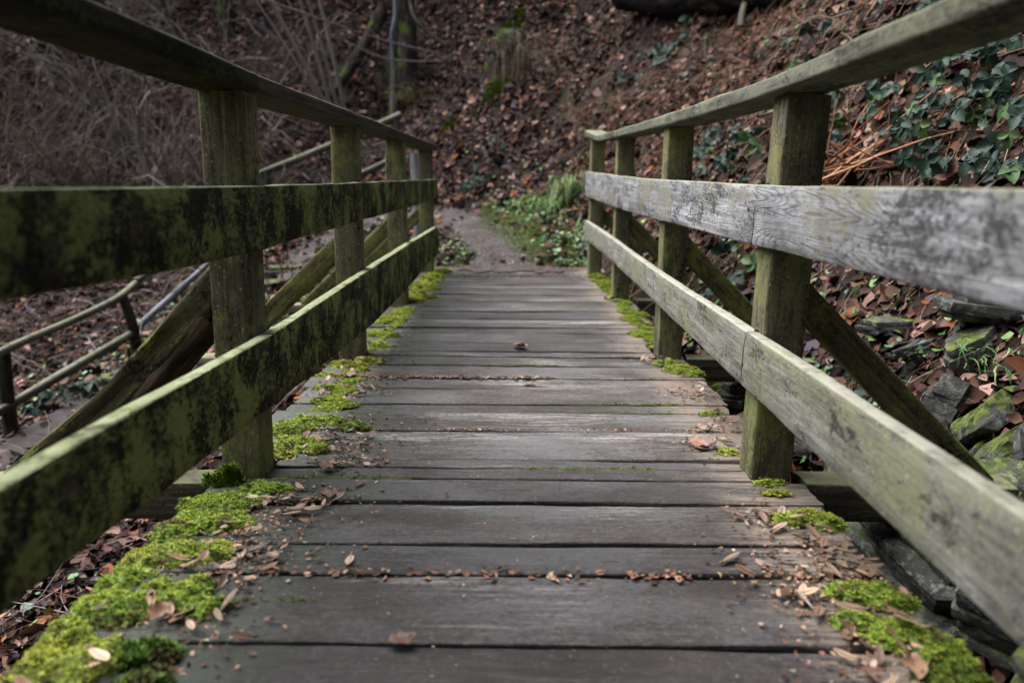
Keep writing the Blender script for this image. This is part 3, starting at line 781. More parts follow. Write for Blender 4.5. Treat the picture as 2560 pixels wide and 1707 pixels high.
# ground ivy and short grass on the verge at the far end of the deck
M_GREEN = attr_mat("green_leaves", 0.45, 0.4, 0.25, scale=25.0, trans=0.0)
mb = MB(); g2 = MB()
r = np.random.default_rng(41)
spots = []
for (cx, cy, sx, sy, n) in ((.68, 7.25, .22, .35, 330), (.5, 8.4, .2, .7, 160), (.45, 9.3, .3, .35, 240), (.75, 6.75, .18, .2, 150), (-.72, 7.2, .16, .5, 240), (.15, 9.7, .2, .2, 80), (-.3, 10.5, .5, .15, 60),
                            (.95, 5.6, .12, .6, 130), (1.15, 4.4, .2, .5, 130), (1.5, 3.55, .25, .35, 90), (1.7, 3.0, .2, .3, 36), (-3.4, 6.4, .4, .6, 260), (-3.7, 5.4, .35, .3, 260), (-2.1, 6.9, .2, .8, 160), (-3.4, 8.2, .3, .6, 120),
                            (-1.9, 8.9, .25, .4, 120), (1.35, 3.2, .2, .3, 60), (2.1, 7.2, .5, .9, 130), (-1.5, 2.4, .3, .5, 70), (-1.3, 3.0, .2, .3, 40), (1.9, 9.5, .6, 1.0, 110), (-2.0, 11.9, 1.0, .6, 120), (-4.6, 11.2, 1.2, .7, 150)):
    x, y = r.normal(cx, sx, n), r.normal(cy, sy, n)
    ok = (path_distance(x, y) > -0.05) & ~((np.abs(x) < 0.84) & (y < 6.9))
    x, y = x[ok], y[ok]; m = len(x)
    X = np.stack([x, y, height(x, y) + r.uniform(.02, .075, m)], -1); N = normal(x, y)
    c = palette(r, m, [(.055, .13, .045), (.10, .20, .06), (.05, .10, .065), (.16, .24, .07)], (.4, .3, .2, .1))
    leaf_cloud(mb, X, N, r.uniform(.025, .055, m), r.uniform(.9, 1.25, m), r.uniform(.3, .9, m), c, r, 0.6, 0.5)
gc = mb.build("ground_ivy", M_GREEN, color=True); tag(gc, kind="stuff")
def blades(mb, X, N, L, wdt, cols, r, lean=0.5):
    n = len(X)
    a = r.uniform(0, 2 * math.pi, n)
    side = np.stack([np.cos(a), np.sin(a), np.zeros(n)], -1)
    d = N + lean * r.normal(0, 1, (n, 3)); d /= np.linalg.norm(d, axis=1)[:, None]
    d2 = d + np.array([0, 0, -0.6]) * lean + 0.4 * lean * r.normal(0, 1, (n, 3)); d2 /= np.linalg.norm(d2, axis=1)[:, None]
    mid = X + d * L[:, None] * .55; tip = mid + d2 * L[:, None] * .5
    w = side * wdt
    V = np.stack([X - w, X + w, mid + w * .8, mid - w * .8, tip], 1)
    b = (np.arange(n) * 5)[:, None]
    mb.add(V.reshape(-1, 3), [b + np.array([[0, 1, 2, 3]]), b + np.array([[3, 2, 4]])], np.repeat(cols, 5, 0))
for (x0, x1, y0, y1, n, hh) in ((-.4, 1.0, 6.85, 10.2, 52000, .042), (-1.1, -.4, 6.9, 8.6, 5000, .035), (-3.6, -1.2, 5.5, 10.2, 6000, .05)):
    x, y = r.uniform(x0, x1, n), r.uniform(y0, y1, n)
    pd = path_distance(x, y); d, _ = foot_distance(x, y)
    ok = (pd > -0.10 + 0.14 * fbm(x * 3, y * 3, 0, 3, 2)) & (d < 0.30) & (fbm(x * 2.2, y * 2.2, 0, 8, 3) > -0.55) & ~((np.abs(x) < 0.84) & (y < 6.9))
    x, y = x[ok], y[ok]; m = len(x)
    X = np.stack([x, y, height(x, y) + 0.004], -1)
    blades(g2, X, normal(x, y), r.uniform(.5, 1.4, m) * hh, .0022, palette(r, m, [(.17, .25, .055), (.27, .33, .085), (.09, .18, .05), (.27, .26, .11)], (.4, .25, .2, .15)), r, 0.55)
vg = g2.build("verge_grass", M_GREEN, color=True); tag(vg, kind="stuff")

# gravel stones on the path near the deck
mb = MB(); r = np.random.default_rng(43)
OCT = np.array([(1, 0, 0), (-1, 0, 0), (0, 1, 0), (0, -1, 0), (0, 0, 1), (0, 0, -1)], float)
OCF = np.array([(0, 2, 4), (2, 1, 4), (1, 3, 4), (3, 0, 4), (2, 0, 5), (1, 2, 5), (3, 1, 5), (0, 3, 5)])
ii = r.integers(0, 150, 2600); ss = r.uniform(-1, 1, 2600)
x = PATH[ii, 0] + NV[ii, 0] * PW[ii] * ss + r.normal(0, .02, 2600); y = PATH[ii, 1] + NV[ii, 1] * PW[ii] * ss + r.normal(0, .02, 2600)
ok = y > 6.85; x, y = x[ok], y[ok]; m = len(x)
X = np.stack([x, y, height(x, y) + .022], -1)
V = OCT[None] * (r.uniform(.5, 1.4, (m, 6, 1)) * r.uniform(.005, .016, (m, 1, 1)))
b = (np.arange(m) * 6)[:, None, None]
mb.add((X[:, None] + V).reshape(-1, 3), (b + OCF[None]).reshape(-1, 3), np.repeat(palette(r, m, [(.14, .135, .14), (.25, .24, .24), (.09, .08, .075)], (.5, .2, .3)), 6, 0))
tag(mb.build("gravel", attr_mat("path_pebbles", .7, .3), color=True), kind="stuff")
# ------------------------------------------------------------------ rocks on the right bank
def rock_material(name, dark, mid, lichen, black):
    k = NT(name)
    co, rnd, tc = obj_coords(k)
    n1 = k.noise(k.vec('MULTIPLY', co, (4, 4, 16)), 1.0, 9.0, 0.72, 0.5); n2 = k.noise(co, 34.0, 6.0, 0.75); n3 = k.noise(co, 3.2, 6.0, 0.7); n4 = k.noise(co, 7.0, 7.0, 0.75)
    c = k.mix(k.step(n1, .36, .64), dark, mid)
    c = k.mix(k.math('MULTIPLY', k.step(n2, .50, .63), .75), c, lichen)
    c = k.mix(k.math('MULTIPLY', k.step(n4, .55, .63), black), c, (0.012, 0.012, 0.011))
    nz = k.n('SeparateXYZ', None, i0=k.n('NewGeometry').outputs['Normal']).outputs[2]
    ms = k.math('MULTIPLY', k.step(k.math('ADD', n3, k.math('MULTIPLY', nz, .08)), .545, .63), k.step(nz, -0.1, .5))
    c = k.mix(ms, c, k.mix(k.step(n2, .4, .65), (0.05, 0.075, 0.010), (0.17, 0.215, 0.035)))
    return k.end(c, k.math('ADD', .45, k.math('MULTIPLY', n2, .4)), k.bump(k.math('ADD', n1, n2), 0.9, 0.015), 0.35)
M_ROCK = rock_material("slate_rock", (0.012, 0.013, 0.013), (0.075, 0.078, 0.074), (0.23, 0.24, 0.205), .85)
M_BOULDER_LIT = rock_material("lichened_boulder_lit", (0.050, 0.054, 0.048), (0.19, 0.20, 0.175), (0.36, 0.38, 0.32), .7)  # lichened slate, colours also raised to stand in for light blocked there

def rock_mesh(size, seed, material=None):
    """layered slate: an angular outline cut into beds along local Z, each bed stepping in or out"""
    r = np.random.default_rng(seed)
    K = int(r.integers(7, 10)); M_ = 6
    beds = int(np.clip(round(size[2] / .035), 3, 8))
    ang = np.sort(np.arange(K) * 2 * math.pi / K + r.uniform(-.28, .28, K))
    rad = r.uniform(.80, 1.0, K)
    rings, zs = [], []
    zc = np.linspace(-.5, .5, beds + 1) + np.r_[0, r.uniform(-.3, .3, beds - 1) / beds, 0]
    sh = np.zeros(2)
    for b in range(beds):
        t = (b + .5) / beds; taper = (1 - .45 * abs(t - .42) ** 1.3)
        rb = rad * taper * (1 + r.uniform(-.11, .11)) * (1 + r.uniform(-.12, .12, K)); sh = sh + r.uniform(-.04, .04, 2)
        C_ = np.stack([np.cos(ang) * rb, np.sin(ang) * rb], -1) + sh
        P = np.concatenate([C_[i] + (C_[(i + 1) % K] - C_[i]) * (np.arange(M_) / M_)[:, None] for i in range(K)])
        P = P * (1 + .035 * fbm(P[:, 0] * 4, P[:, 1] * 4, b * 1.7, seed, 3))[:, None]
        for zz, ins in ((zc[b], .985), (zc[b] + .2 * (zc[b + 1] - zc[b]), 1.0), (zc[b] + .8 * (zc[b + 1] - zc[b]), 1.0), (zc[b + 1], .975)):
            rings.append(np.c_[P * ins * np.array(size[:2]) / 2, zz * size[2] + .012 * size[2] * fbm(P[:, 0] * 5, P[:, 1] * 5, zz * 3, seed + 3, 2)])
    n = K * M_
    top = rings[-1]; c_ = top.mean(0)
    for f_ in (.8, .55, .25):
        q_ = c_ + (top - c_) * f_; q_[:, 2] += .05 * size[2] * fbm(q_[:, 0] * 14, q_[:, 1] * 14, 0, seed + 6, 3); rings.append(q_)
    V = np.concatenate(rings); m = len(rings)
    i, j = np.meshgrid(np.arange(m - 1), np.arange(n), indexing='ij')
    q = np.stack([i * n + j, i * n + (j + 1) % n, (i + 1) * n + (j + 1) % n, (i + 1) * n + j], -1).reshape(-1, 4)
    mb = MB(); mb.add(V, [q, np.arange(n)[::-1], (m - 1) * n + np.arange(n)])
    return mb.mesh("rock", material or M_ROCK, smooth=28)

def rock(x, y, dz, size, rot, label, seed, group="slate rocks on the right bank", name="rock"):
    o = link(name, rock_mesh(size, seed, M_BOULDER_LIT if seed in (13, 14, 15, 16, 17, 19) else None))
    o.location = (x, y, float(height(x, y)) + dz); o.rotation_euler = [math.radians(a) for a in rot]
    tag(o, label, "rock", group)
    return o
rock(1.62, 3.22, .03, (.30, .16, .06), (4, -6, -20), "thin dark slate slab at the left end of the mossy ledge on the right bank", 1)
rock(1.80, 2.84, .05, (.46, .22, .11), (2, 4, -14), "long dark ledge slab with moss cushions along its top edge", 2)
rock(1.98, 2.55, .08, (.36, .24, .12), (-5, 6, -8), "dark mossy slab at the right end of the ledge, half under the mid rail", 3)
rock(1.60, 3.02, .03, (.26, .11, .05), (12, -24, -38), "narrow brown slab tilted against the underside of the ledge", 4)
rock(1.70, 2.78, .03, (.30, .17, .10), (-10, -26, 20), "grey pointed slab with yellow moss on its left end below the ledge", 5)
rock(1.55, 2.92, .02, (.12, .07, .13), (5, 20, 30), "small upright grey stone beside the brace", 6)
rock(1.52, 2.62, .00, (.22, .17, .24), (0, 28, 15), "blocky black rock with leaves on its flat top beside the brace", 7)
rock(1.57, 2.46, -.01, (.12, .40, .20), (24, 40, -42), "slender upright slate fin leaning right behind the black block", 8)
rock(1.53, 2.31, -.03, (.13, .42, .24), (22, 44, -46), "pale grey slate fin leaning right, second from the brace", 9)
rock(1.63, 2.26, -.01, (.12, .36, .22), (18, 46, -40), "dark wet slate fin tucked behind the pale fin", 10)
rock(1.80, 2.36, .0, (.30, .25, .22), (6, 12, 25), "dark angular boulder at the right edge of the bank", 11)
rock(1.46, 2.10, -.02, (.46, .34, .22), (10, 18, -30), "broad grey boulder streaked with yellow moss below the slate fins", 12)
rock(1.52, 1.86, .02, (.42, .36, .20), (4, 12, -18), "pale lichened boulder behind the near end of the lower rail", 13)
rock(1.22, 2.40, .12, (.60, .36, .18), (12, -14, 28), "flat grey rock with a mossy edge beside the right deck edge", 14)
rock(1.27, 1.98, .16, (.80, .58, .24), (10, -16, 24), "large speckled boulder with green moss along its top beside the deck", 15)
rock(1.26, 1.50, .19, (.78, .56, .26), (8, -14, 10), "large black and grey boulder close to the near right deck corner", 16)
rock(1.14, 1.14, .15, (.56, .44, .22), (6, -12, -8), "speckled grey rock in the lower right corner beside the deck", 17)
rock(1.06, 3.44, .05, (.22, .20, .20), (4, -16, 10), "smooth grey rock seen between deck edge and right post", 18)
rock(1.24, 2.96, .07, (.30, .26, .24), (6, 12, -30), "greenish boulder behind the foot of the nearest right post", 19)
rock(1.00, 3.80, .04, (.18, .16, .10), (0, 6, 10), "small stone capped with bright green moss by the deck edge", 20)
rock(1.42, 2.75, .00, (.18, .12, .10), (20, 10, 60), "small dark stone below the upper end of the near right brace", 21)
rock(1.95, 2.25, .08, (.34, .20, .12), (8, 20, -30), "dark slab with a sharp crest above the broad mossy boulder", 22)

# ------------------------------------------------------------------ stone steps and pole handrail of the lower path
for (x, y, s, lb) in ((-2.60, 6.25, (.95, .40, .12), "worn grey stone step, lowest of the steps behind the left railing"),
                      (-2.56, 6.75, (.90, .36, .12), "mossy grey stone step above the lowest one"),
                      (-2.55, 7.30, (.95, .34, .12), "grey slab step half covered by brown leaves"),
                      (-2.54, 7.85, (.90, .36, .12), "grey slab step behind the withered dock stalks"),
                      (-2.52, 8.45, (.95, .34, .12), "topmost slab step where the path turns down"),
                      (-2.85, 5.72, (.9, .4, .12), "dark slab step at the foot of the flight beside the pole handrail")):
    o = rock(x, y, .01, s, (2, -2, random.uniform(-8, 8)), lb, int(abs(y * 100)), "stone steps of the lower path", "stone_step")
    o["category"] = "step"

M_POLE = wood("pole_wood", (0.030, 0.028, 0.022), (0.115, 0.112, 0.098), (0.33, 0.335, 0.34), 0.60, (0.10, 0.115, 0.035), 0.50, 0.56, top_green=(0.20, 0.205, 0.14), tint=0.3, rough=0.6)
M_BARKMOSS_ = wood("dark_stake", (0.012, 0.011, 0.008), (0.050, 0.045, 0.032), (0.13, 0.12, 0.09), 0.7, (0.085, 0.095, 0.02), 0.53, 0.54, tint=0.2)
M_POLEBLUE = wood("bare_pole_wood", (0.045, 0.05, 0.06), (0.115, 0.125, 0.15), (0.21, 0.22, 0.25), 0.56, (0.10, 0.11, 0.05), 0.70, 0.72, tint=0.1, rough=0.42, spec=0.5)
def pole(name, pts, r0, r1, material, parent, seed, sides=12, n=26):
    P = spline(pts, n); o_ = P.mean(0); X = P[-1] - P[0]; X /= np.linalg.norm(X)
    Y = np.cross((0.1, 0.3, 0.95), X); Y /= np.linalg.norm(Y); Z = np.cross(X, Y); R = np.stack([X, Y, Z])
    mb = MB(); tube(mb, (P - o_) @ R.T, np.linspace(r0, r1, n), sides, wob=0.10, seed=seed)
    ob = mb.build(name, material, None, smooth=50)
    ob.matrix_basis = Matrix([[*R[:, 0], o_[0]], [*R[:, 1], o_[1]], [*R[:, 2], o_[2]], [0, 0, 0, 1]])
    if parent is not None: ob.parent = parent
    return ob
M_SAPLING = wood("sapling_bark", (0.18, 0.16, 0.14), (0.48, 0.44, 0.39), (0.6, 0.56, 0.5), 0.66, (0.15, 0.16, 0.08), 0.56, 0.57, tint=0.2)
f1 = empty("pole_fence"); tag(f1, "rustic round pole handrail with two rails along the lower path behind the left railing", "fence")
zA, zB, zC = float(height(-3.51, 5.12)), float(height(-3.23, 6.36)), float(height(-3.2, 8.0))
pA = pole("post", [(-3.52, 5.12, zA - .25), (-3.52, 5.12, zA + .3), (-3.505, 5.13, -0.36)], .05, .045, M_BARKMOSS_, f1, 1)
pB = pole("post", [(-3.20, 6.36, zB - .25), (-3.22, 6.36, zB + .25), (-3.28, 6.36, -0.22)], .048, .042, M_BARKMOSS_, f1, 2)
pC = pole("post", [(-3.20, 8.0, zC - .25), (-3.19, 8.0, zC + .25), (-3.18, 8.0, zC + .75)], .06, .05, M_POLE, f1, 3)
pole("rail", [(-3.90, 3.7, -1.12), (-3.51, 5.09, -0.80), (-3.36, 5.75, -.66), (-3.215, 6.40, -0.53)], .032, .035, M_POLE, f1, 4)["label"] = "mossy lower pole rail"
pole("rail", [(-3.235, 6.30, -0.545), (-3.20, 7.1, -.34), (-3.17, 8.0, -0.12)], .031, .031, M_POLEBLUE, f1, 5)["label"] = "smooth blue grey bare pole rail"
pole("rail", [(-3.75, 3.9, -0.66), (-3.47, 5.05, -0.40), (-3.36, 5.75, -.31), (-3.275, 6.32, -0.215), (-3.29, 6.85, -0.08)], .028, .031, M_POLE, f1, 6)["label"] = "upper pole rail bent upward at its end"
pole("rail", [(-3.28, 6.6, -0.13), (-3.24, 7.3, .02), (-3.18, 8.05, .30)], .034, .036, M_POLE, f1, 7)

f2 = empty("pole_fence"); tag(f2, "pale pole handrail rising across the leafy slope behind the left posts", "fence")
pole("rail", [(-3.48, 10.7, 0.77), (-2.58, 11.1, 1.17), (-1.67, 11.6, 1.62)], .045, .050, M_POLE, f2, 11)
pole("rail", [(-2.9, 10.6, 0.45), (-2.07, 10.9, 0.81), (-1.6, 11.15, 1.05)], .045, .045, M_POLE, f2, 12)["label"] = "mossy lower pole rail"
for x, y, zt, sd in ((-2.45, 11.16, 1.20, 13), (-1.73, 11.56, 1.56, 14), (-3.4, 10.74, .8, 15)):
    zb = float(height(x, y))
    pole("post", [(x, y, min(zb, zt - .5) - .2), (x + .01, y, zt - .3), (x, y, zt)], .07, .06, M_POLE, f2, sd)

st = empty("split_post"); tag(st, "pale split post with mossy top just behind the far left railing post", "post")
pole("stake", [(-.885, 7.28, -.3), (-.90, 7.29, .35), (-.925, 7.30, .98)], .062, .05, M_POLEBLUE, st, 21)
pole("stake", [(-.80, 7.32, -.3), (-.825, 7.33, .4), (-.88, 7.32, .92)], .03, .024, M_POLE, st, 22)

# ------------------------------------------------------------------ trunks, log, snag and saplings on the hill
k = NT("mossy_bark")
co, rnd, tc = obj_coords(k)
n1 = k.noise(k.vec('MULTIPLY', co, (4, 22, 22)), 1.0, 8.0, 0.72); n2 = k.noise(co, 3.5, 6.0, 0.7); n3 = k.noise(co, 50.0, 4.0, .7)
c = k.mix(k.step(n1, .36, .66), (0.012, 0.010, 0.009), (0.070, 0.057, 0.047))
c = k.mix(k.step(n2, .52, .60), c, k.mix(n3, (0.035, 0.06, 0.008), (0.11, 0.16, 0.02)))
M_BARKMOSS = k.end(c, .9, k.bump(k.math('ADD', n1, n3), 1.0, 0.02), .15)
k = NT("dark_log_bark")
co, rnd, tc = obj_coords(k)
n1 = k.noise(k.vec('MULTIPLY', co, (3, 18, 18)), 1.0, 8.0, 0.72); n2 = k.noise(co, 2.5, 5.0, 0.7)
c = k.mix(k.step(n1, .36, .66), (0.006, 0.006, 0.006), (0.040, 0.036, 0.034))
c = k.mix(k.math('MULTIPLY', k.step(n2, .55, .66), .6), c, (0.16, 0.155, 0.155))
M_LOG = k.end(c, .9, k.bump(n1, 1.0, 0.05), .15)

lg = empty("fallen_log"); tag(lg, "huge dark fallen log across the top of the leafy slope", "log")
pole("trunk", [(1.55, 11.75, 3.38), (2.15, 10.75, 3.14), (2.72, 9.6, 3.0), (2.95, 8.2, 2.86), (3.05, 6.6, 2.82), (3.1, 5.6, 2.9)], .30, .36, M_LOG, lg, 31, 40, 90)
pole("branch_stub", [(2.62, 9.4, 2.72), (2.56, 9.3, 2.58), (2.52, 9.2, 2.42)], .05, .045, M_POLE, lg, 32)
l2 = empty("fallen_log"); tag(l2, "dark mossy log lying steeply down the gully, left of the grey snag", "log")
pole("trunk", [(-2.27, 14.0, 3.50), (-2.51, 13.6, 2.92), (-2.80, 13.42, 2.42), (-3.05, 13.2, 2.0)], .11, .085, M_BARKMOSS, l2, 33, 14, 40)
sn = empty("dead_snag"); tag(sn, "thin blue grey dead snag with a straw coloured broken base in the gully", "snag")
pole("trunk", [(-2.05, 13.45, 1.5), (-2.05, 13.5, 2.0), (-2.05, 13.6, 2.5)], .10, .055, M_POLE, sn, 34)
pole("broken_stem", [(-2.05, 13.6, 2.48), (-2.07, 13.62, 3.0), (-2.01, 13.65, 3.4), (-2.03, 13.7, 4.1)], .05, .03, M_POLEBLUE, sn, 35)
mt = empty("mossy_tree"); tag(mt, "mossy tree trunk standing in the dark gully at the top of the photo", "tree")
pole("trunk", [(-1.86, 13.65, 2.0), (-1.84, 13.7, 2.8), (-1.86, 13.85, 3.6), (-1.95, 14.0, 5.0), (-2.0, 14.1, 7.0)], .20, .11, M_BARKMOSS, mt, 36, 14, 50)
pole("limb", [(-1.80, 13.8, 3.75), (-1.62, 13.0, 3.22), (-1.37, 12.8, 2.95), (-1.05, 12.55, 2.72)], .032, .02, M_BARKMOSS_, mt, 37)
pole("limb", [(-1.9, 13.9, 4.3), (-2.6, 13.6, 5.0), (-3.4, 13.2, 5.4)], .06, .02, M_BARKMOSS, mt, 38)
for kk, (x, y, h, lb) in enumerate(((-5.4, 15.2, 8, "dark slim trunk far up the left slope behind the saplings"), (-7.6, 14.6, 8, "dark trunk at the upper left behind the tangled thicket"),
                                    (-9.2, 13.6, 8, "dark trunk near the top left corner behind the tangled thicket"), (-3.9, 16.2, 8, "dark trunk at the head of the gully"))):
    t = empty("bare_tree"); tag(t, lb, "tree")
    z = float(height(x, y))
    pole("trunk", [(x, y, z - .3), (x + .1, y, z + 2.5), (x - .05, y + .1, z + 5), (x, y, z + h)], .15, .07, M_BARKMOSS, t, 40 + kk, 12, 40)
    mb = MB(); r = np.random.default_rng(500 + kk)
    for q_ in range(16):
        a = r.uniform(0, 6.28); zz = z + r.uniform(1.2, h - .5); Lb = r.uniform(.8, 2.2)
        p0 = np.array([x, y, zz]); d = np.array([math.cos(a), math.sin(a), r.uniform(-.3, .35)])
        P = p0 + d * Lb * np.linspace(0, 1, 7)[:, None] + np.array([0, 0, -.25]) * Lb * (np.linspace(0, 1, 7) ** 2)[:, None] + r.normal(0, .03, (7, 3))
        tube(mb, P, np.linspace(.022, .004, 7), 4, (.05, .042, .036), cap=False)
        for w in range(5):
            s0 = P[r.integers(2, 6)]; dd = d + r.normal(0, .6, 3)
            tube(mb, s0 + dd * r.uniform(.2, .7) * np.linspace(0, 1, 4)[:, None] + r.normal(0, .02, (4, 3)), np.linspace(.007, .002, 4), 3, (.06, .05, .045), cap=False)
    tag(mb.build("limbs", M_TWIG, t, color=True), kind="stuff")

def shrub(name, label, cat, x, y, stems, h, lean, spread, rad, col, seed, twig=7, group=None, curve=0.3):
    """many-stemmed bare shrub: stems and their finer twigs"""
    r = np.random.default_rng(seed); z = float(height(x, y))
    root = empty(name, (x, y, z)); tag(root, label, cat, group)
    mt_ = MB()
    for s_ in range(stems):
        b = np.array([r.normal(0, .10), r.normal(0, .08), -.05])
        a = r.uniform(0, 6.28)
        d = np.array([lean[0] + math.cos(a) * spread * r.uniform(.2, 1), lean[1] + math.sin(a) * spread * r.uniform(.2, 1), 1.0])
        L = h * r.uniform(.55, 1.1); n = 10; t = np.linspace(0, 1, n)[:, None]
        hor = np.array([d[0], d[1], 0])
        P = b + d * L * t + hor * L * curve * t * t - np.array([0, 0, 1]) * L * curve * .5 * np.linalg.norm(hor) * t ** 3 + np.cumsum(r.normal(0, .022, (n, 3)), 0) * L
        c = np.array(col) * r.uniform(.6, 1.3)
        ms_ = MB(); tube(ms_, P, np.linspace(rad, rad * .3, n) * r.uniform(.6, 1.3), 5, c, cap=False)
        ms_.build("stem", M_TWIG, root, color=True)
        for w in range(twig):
            i = r.integers(2, n - 1); dd = (P[i] - P[i - 1]); dd /= np.linalg.norm(dd); dd = dd + r.normal(0, .75, 3)
            l2_ = L * r.uniform(.12, .38); m = 6; tt = np.linspace(0, 1, m)[:, None]
            Q = P[i] + dd * l2_ * tt + np.array([0, 0, -.3]) * l2_ * tt ** 2 + np.cumsum(r.normal(0, .04, (m, 3)), 0) * l2_
            tube(mt_, Q, np.linspace(rad * .35, rad * .12, m), 3, c * r.uniform(.8, 1.2), cap=False)
            for v in range(2):
                j = r.integers(1, m); de = dd + r.normal(0, .6, 3)
                tube(mt_, Q[j] + de * l2_ * r.uniform(.2, .5) * np.linspace(0, 1, 4)[:, None], np.linspace(rad * .18, rad * .08, 4), 3, c * r.uniform(.8, 1.25), cap=False)
    if twig: tag(mt_.build("twigs", M_TWIG, root, color=True), kind="stuff")
    return root
sp = empty("sapling_clump"); tag(sp, "clump of straight pale sapling stems leaning left behind the left handrail", "sapling")
for kk, (a_, b_, rd) in enumerate((((-3.12, 13.0, 1.9), (-3.66, 12.25, 3.30), .040), ((-3.02, 13.0, 1.9), (-3.24, 12.35, 3.32), .032), ((-2.90, 13.0, 1.85), (-3.10, 12.3, 3.30), .028), ((-2.78, 13.0, 1.8), (-2.99, 12.5, 3.36), .034), ((-3.16, 13.0, 1.9), (-3.84, 12.4, 3.2), .018))):
    a_, b_ = np.array(a_), np.array(b_); d_ = b_ - a_
    pole("stem", [a_ - d_ * .15, a_ + d_ * .4 + (0.02, 0, 0), b_, a_ + d_ * 1.9 + (-.08, 0, .1), a_ + d_ * 2.6 + (-.1, 0, .1)], rd, rd * .45, M_SAPLING, sp, 60 + kk, 9, 40)
mb = MB(); r = np.random.default_rng(63)
for w in range(40):
    s0 = np.array([-3.3, 12.3, 3.2]) + np.array([r.uniform(-.9, .4), r.uniform(-.3, .3), r.uniform(-.6, 2.5)]); dd = r.normal(0, .5, 3) + np.array([-.3, 0, .5])
    tube(mb, s0 + dd * r.uniform(.2, .7) * np.linspace(0, 1, 6)[:, None] + np.cumsum(r.normal(0, .015, (6, 3)), 0), np.linspace(.007, .002, 6), 3, (.2, .17, .15), cap=False)
tag(mb.build("twigs", M_TWIG, sp, color=True), kind="stuff")
SH = [(-4.3, 10.9, 16, 2.0, (.05, -.05), "upright bare shrub just left of the nearest left post"), (-5.0, 11.2, 20, 1.9, (.1, -.1), "bare fawn shrub second from the nearest left post"),
      (-5.9, 11.0, 20, 1.9, (-.25, -.1), "grey twiggy shrub leaning left in the middle of the thicket"), (-6.9, 11.4, 20, 2.0, (.25, -.2), "sprawling pale shrub under the dark left handrail"),
      (-7.8, 11.0, 20, 1.9, (.35, -.2), "sprawling grey shrub at the left edge of the thicket"), (-6.2, 12.8, 16, 2.3, (-.1, -.2), "tall bare shrub behind the middle of the thicket"),
      (-8.3, 12.4, 18, 2.2, (.3, -.2), "tall pale twiggy shrub in the top left corner"), (-4.8, 13.4, 14, 2.2, (-.15, -.1), "thin bare shrub above the left handrail beside the saplings")]
for kk, (x, y, n, h, le, lb) in enumerate(SH):
    shrub("bare_shrub", lb, "shrub", x, y, n, h, le, .50, .019, ((.22, .19, .175) if kk % 2 else (.13, .10, .078)), 70 + kk, 6, "bare shrubs in the thicket on the left bank", .5)
# long arching bare branches that hang across the gully
for kk, (pts, lb) in enumerate((([(-4.0, 11.8, 3.35), (-2.9, 12.0, 3.0), (-1.9, 12.2, 2.72), (-1.1, 12.2, 2.55)], "long thin branch arching across the gully below the snag top"),
                                ([(-2.6, 12.4, 2.75), (-2.0, 12.5, 2.52), (-1.2, 12.6, 2.50), (-.6, 12.8, 2.62)], "thin sagging branch in front of the mossy trunk"),
                                ([(-2.2, 12.2, 1.2), (-1.8, 12.1, 1.33), (-1.4, 12.1, 1.55), (-1.2, 12.2, 1.85)], "crooked grey branch above the pale pole handrail"))):
    P = spline(pts, 30); P[[0, -1]] = P[[0, -1]]
    b = empty("branch", tuple(P[0])); tag(b, lb, "branch")
    mb = MB(); tube(mb, P - P[0], np.linspace(.016, .008, 30), 6, (.15, .125, .115), wob=.2, seed=kk)
    mb.build("stem", M_TWIG, b, color=True)
    mb = MB(); r = np.random.default_rng(kk + 900)
    for w in range(14):
        s0 = P[r.integers(4, 29)] - P[0]; dd = np.array([r.uniform(-.5, 1), r.normal(0, .4), r.normal(0.1, .5)])
        tube(mb, s0 + dd * r.uniform(.15, .45) * np.linspace(0, 1, 5)[:, None] + r.normal(0, .012, (5, 3)), np.linspace(.006, .002, 5), 3, (.22, .19, .18), cap=False)
    tag(mb.build("twigs", M_TWIG, b, color=True), kind="stuff")

# mossy outcrop with hanging dry grass in the centre of the slope
def lump(name, size, seed, material, parent=None, n=30, amp=.28):
    u = np.linspace(0, 2 * math.pi, n, endpoint=False)[None]; w = np.linspace(0.02, math.pi - .02, n // 2)[:, None]
    X = np.stack([np.sin(w) * np.cos(u), np.sin(w) * np.sin(u), np.cos(w) * np.ones_like(u)], -1)
    X = X * (1 + amp * fbm(X[..., 0] * 1.7 + seed, X[..., 1] * 1.7, X[..., 2] * 1.7, seed, 4))[..., None] * np.array(size) / 2
    m = n // 2; i, j = np.meshgrid(np.arange(m - 1), np.arange(n), indexing='ij')
    q = np.stack([i * n + j, (i + 1) * n + j, (i + 1) * n + (j + 1) % n, i * n + (j + 1) % n], -1).reshape(-1, 4)
    mb = MB(); mb.add(X.reshape(-1, 3), [q, np.arange(n), ((m - 1) * n + np.arange(n))[::-1]])
    return mb.build(name, material, parent, smooth=180)
oc = empty("mossy_outcrop", (-.18, 12.35, 2.15)); tag(oc, "earthy outcrop capped with bright moss in the middle of the leafy slope", "outcrop")
a = lump("rock_core", (.75, .9, 1.15), 3, M_BARKMOSS, oc, 40); a.location = (0.06, .12, .10); a.rotation_euler = (.3, 0, .2)
a = lump("root_plate", (.55, .5, .5), 8, M_BARKMOSS, oc, 36); a.location = (.12, -.18, .48); a.rotation_euler = (-.5, .2, 0)

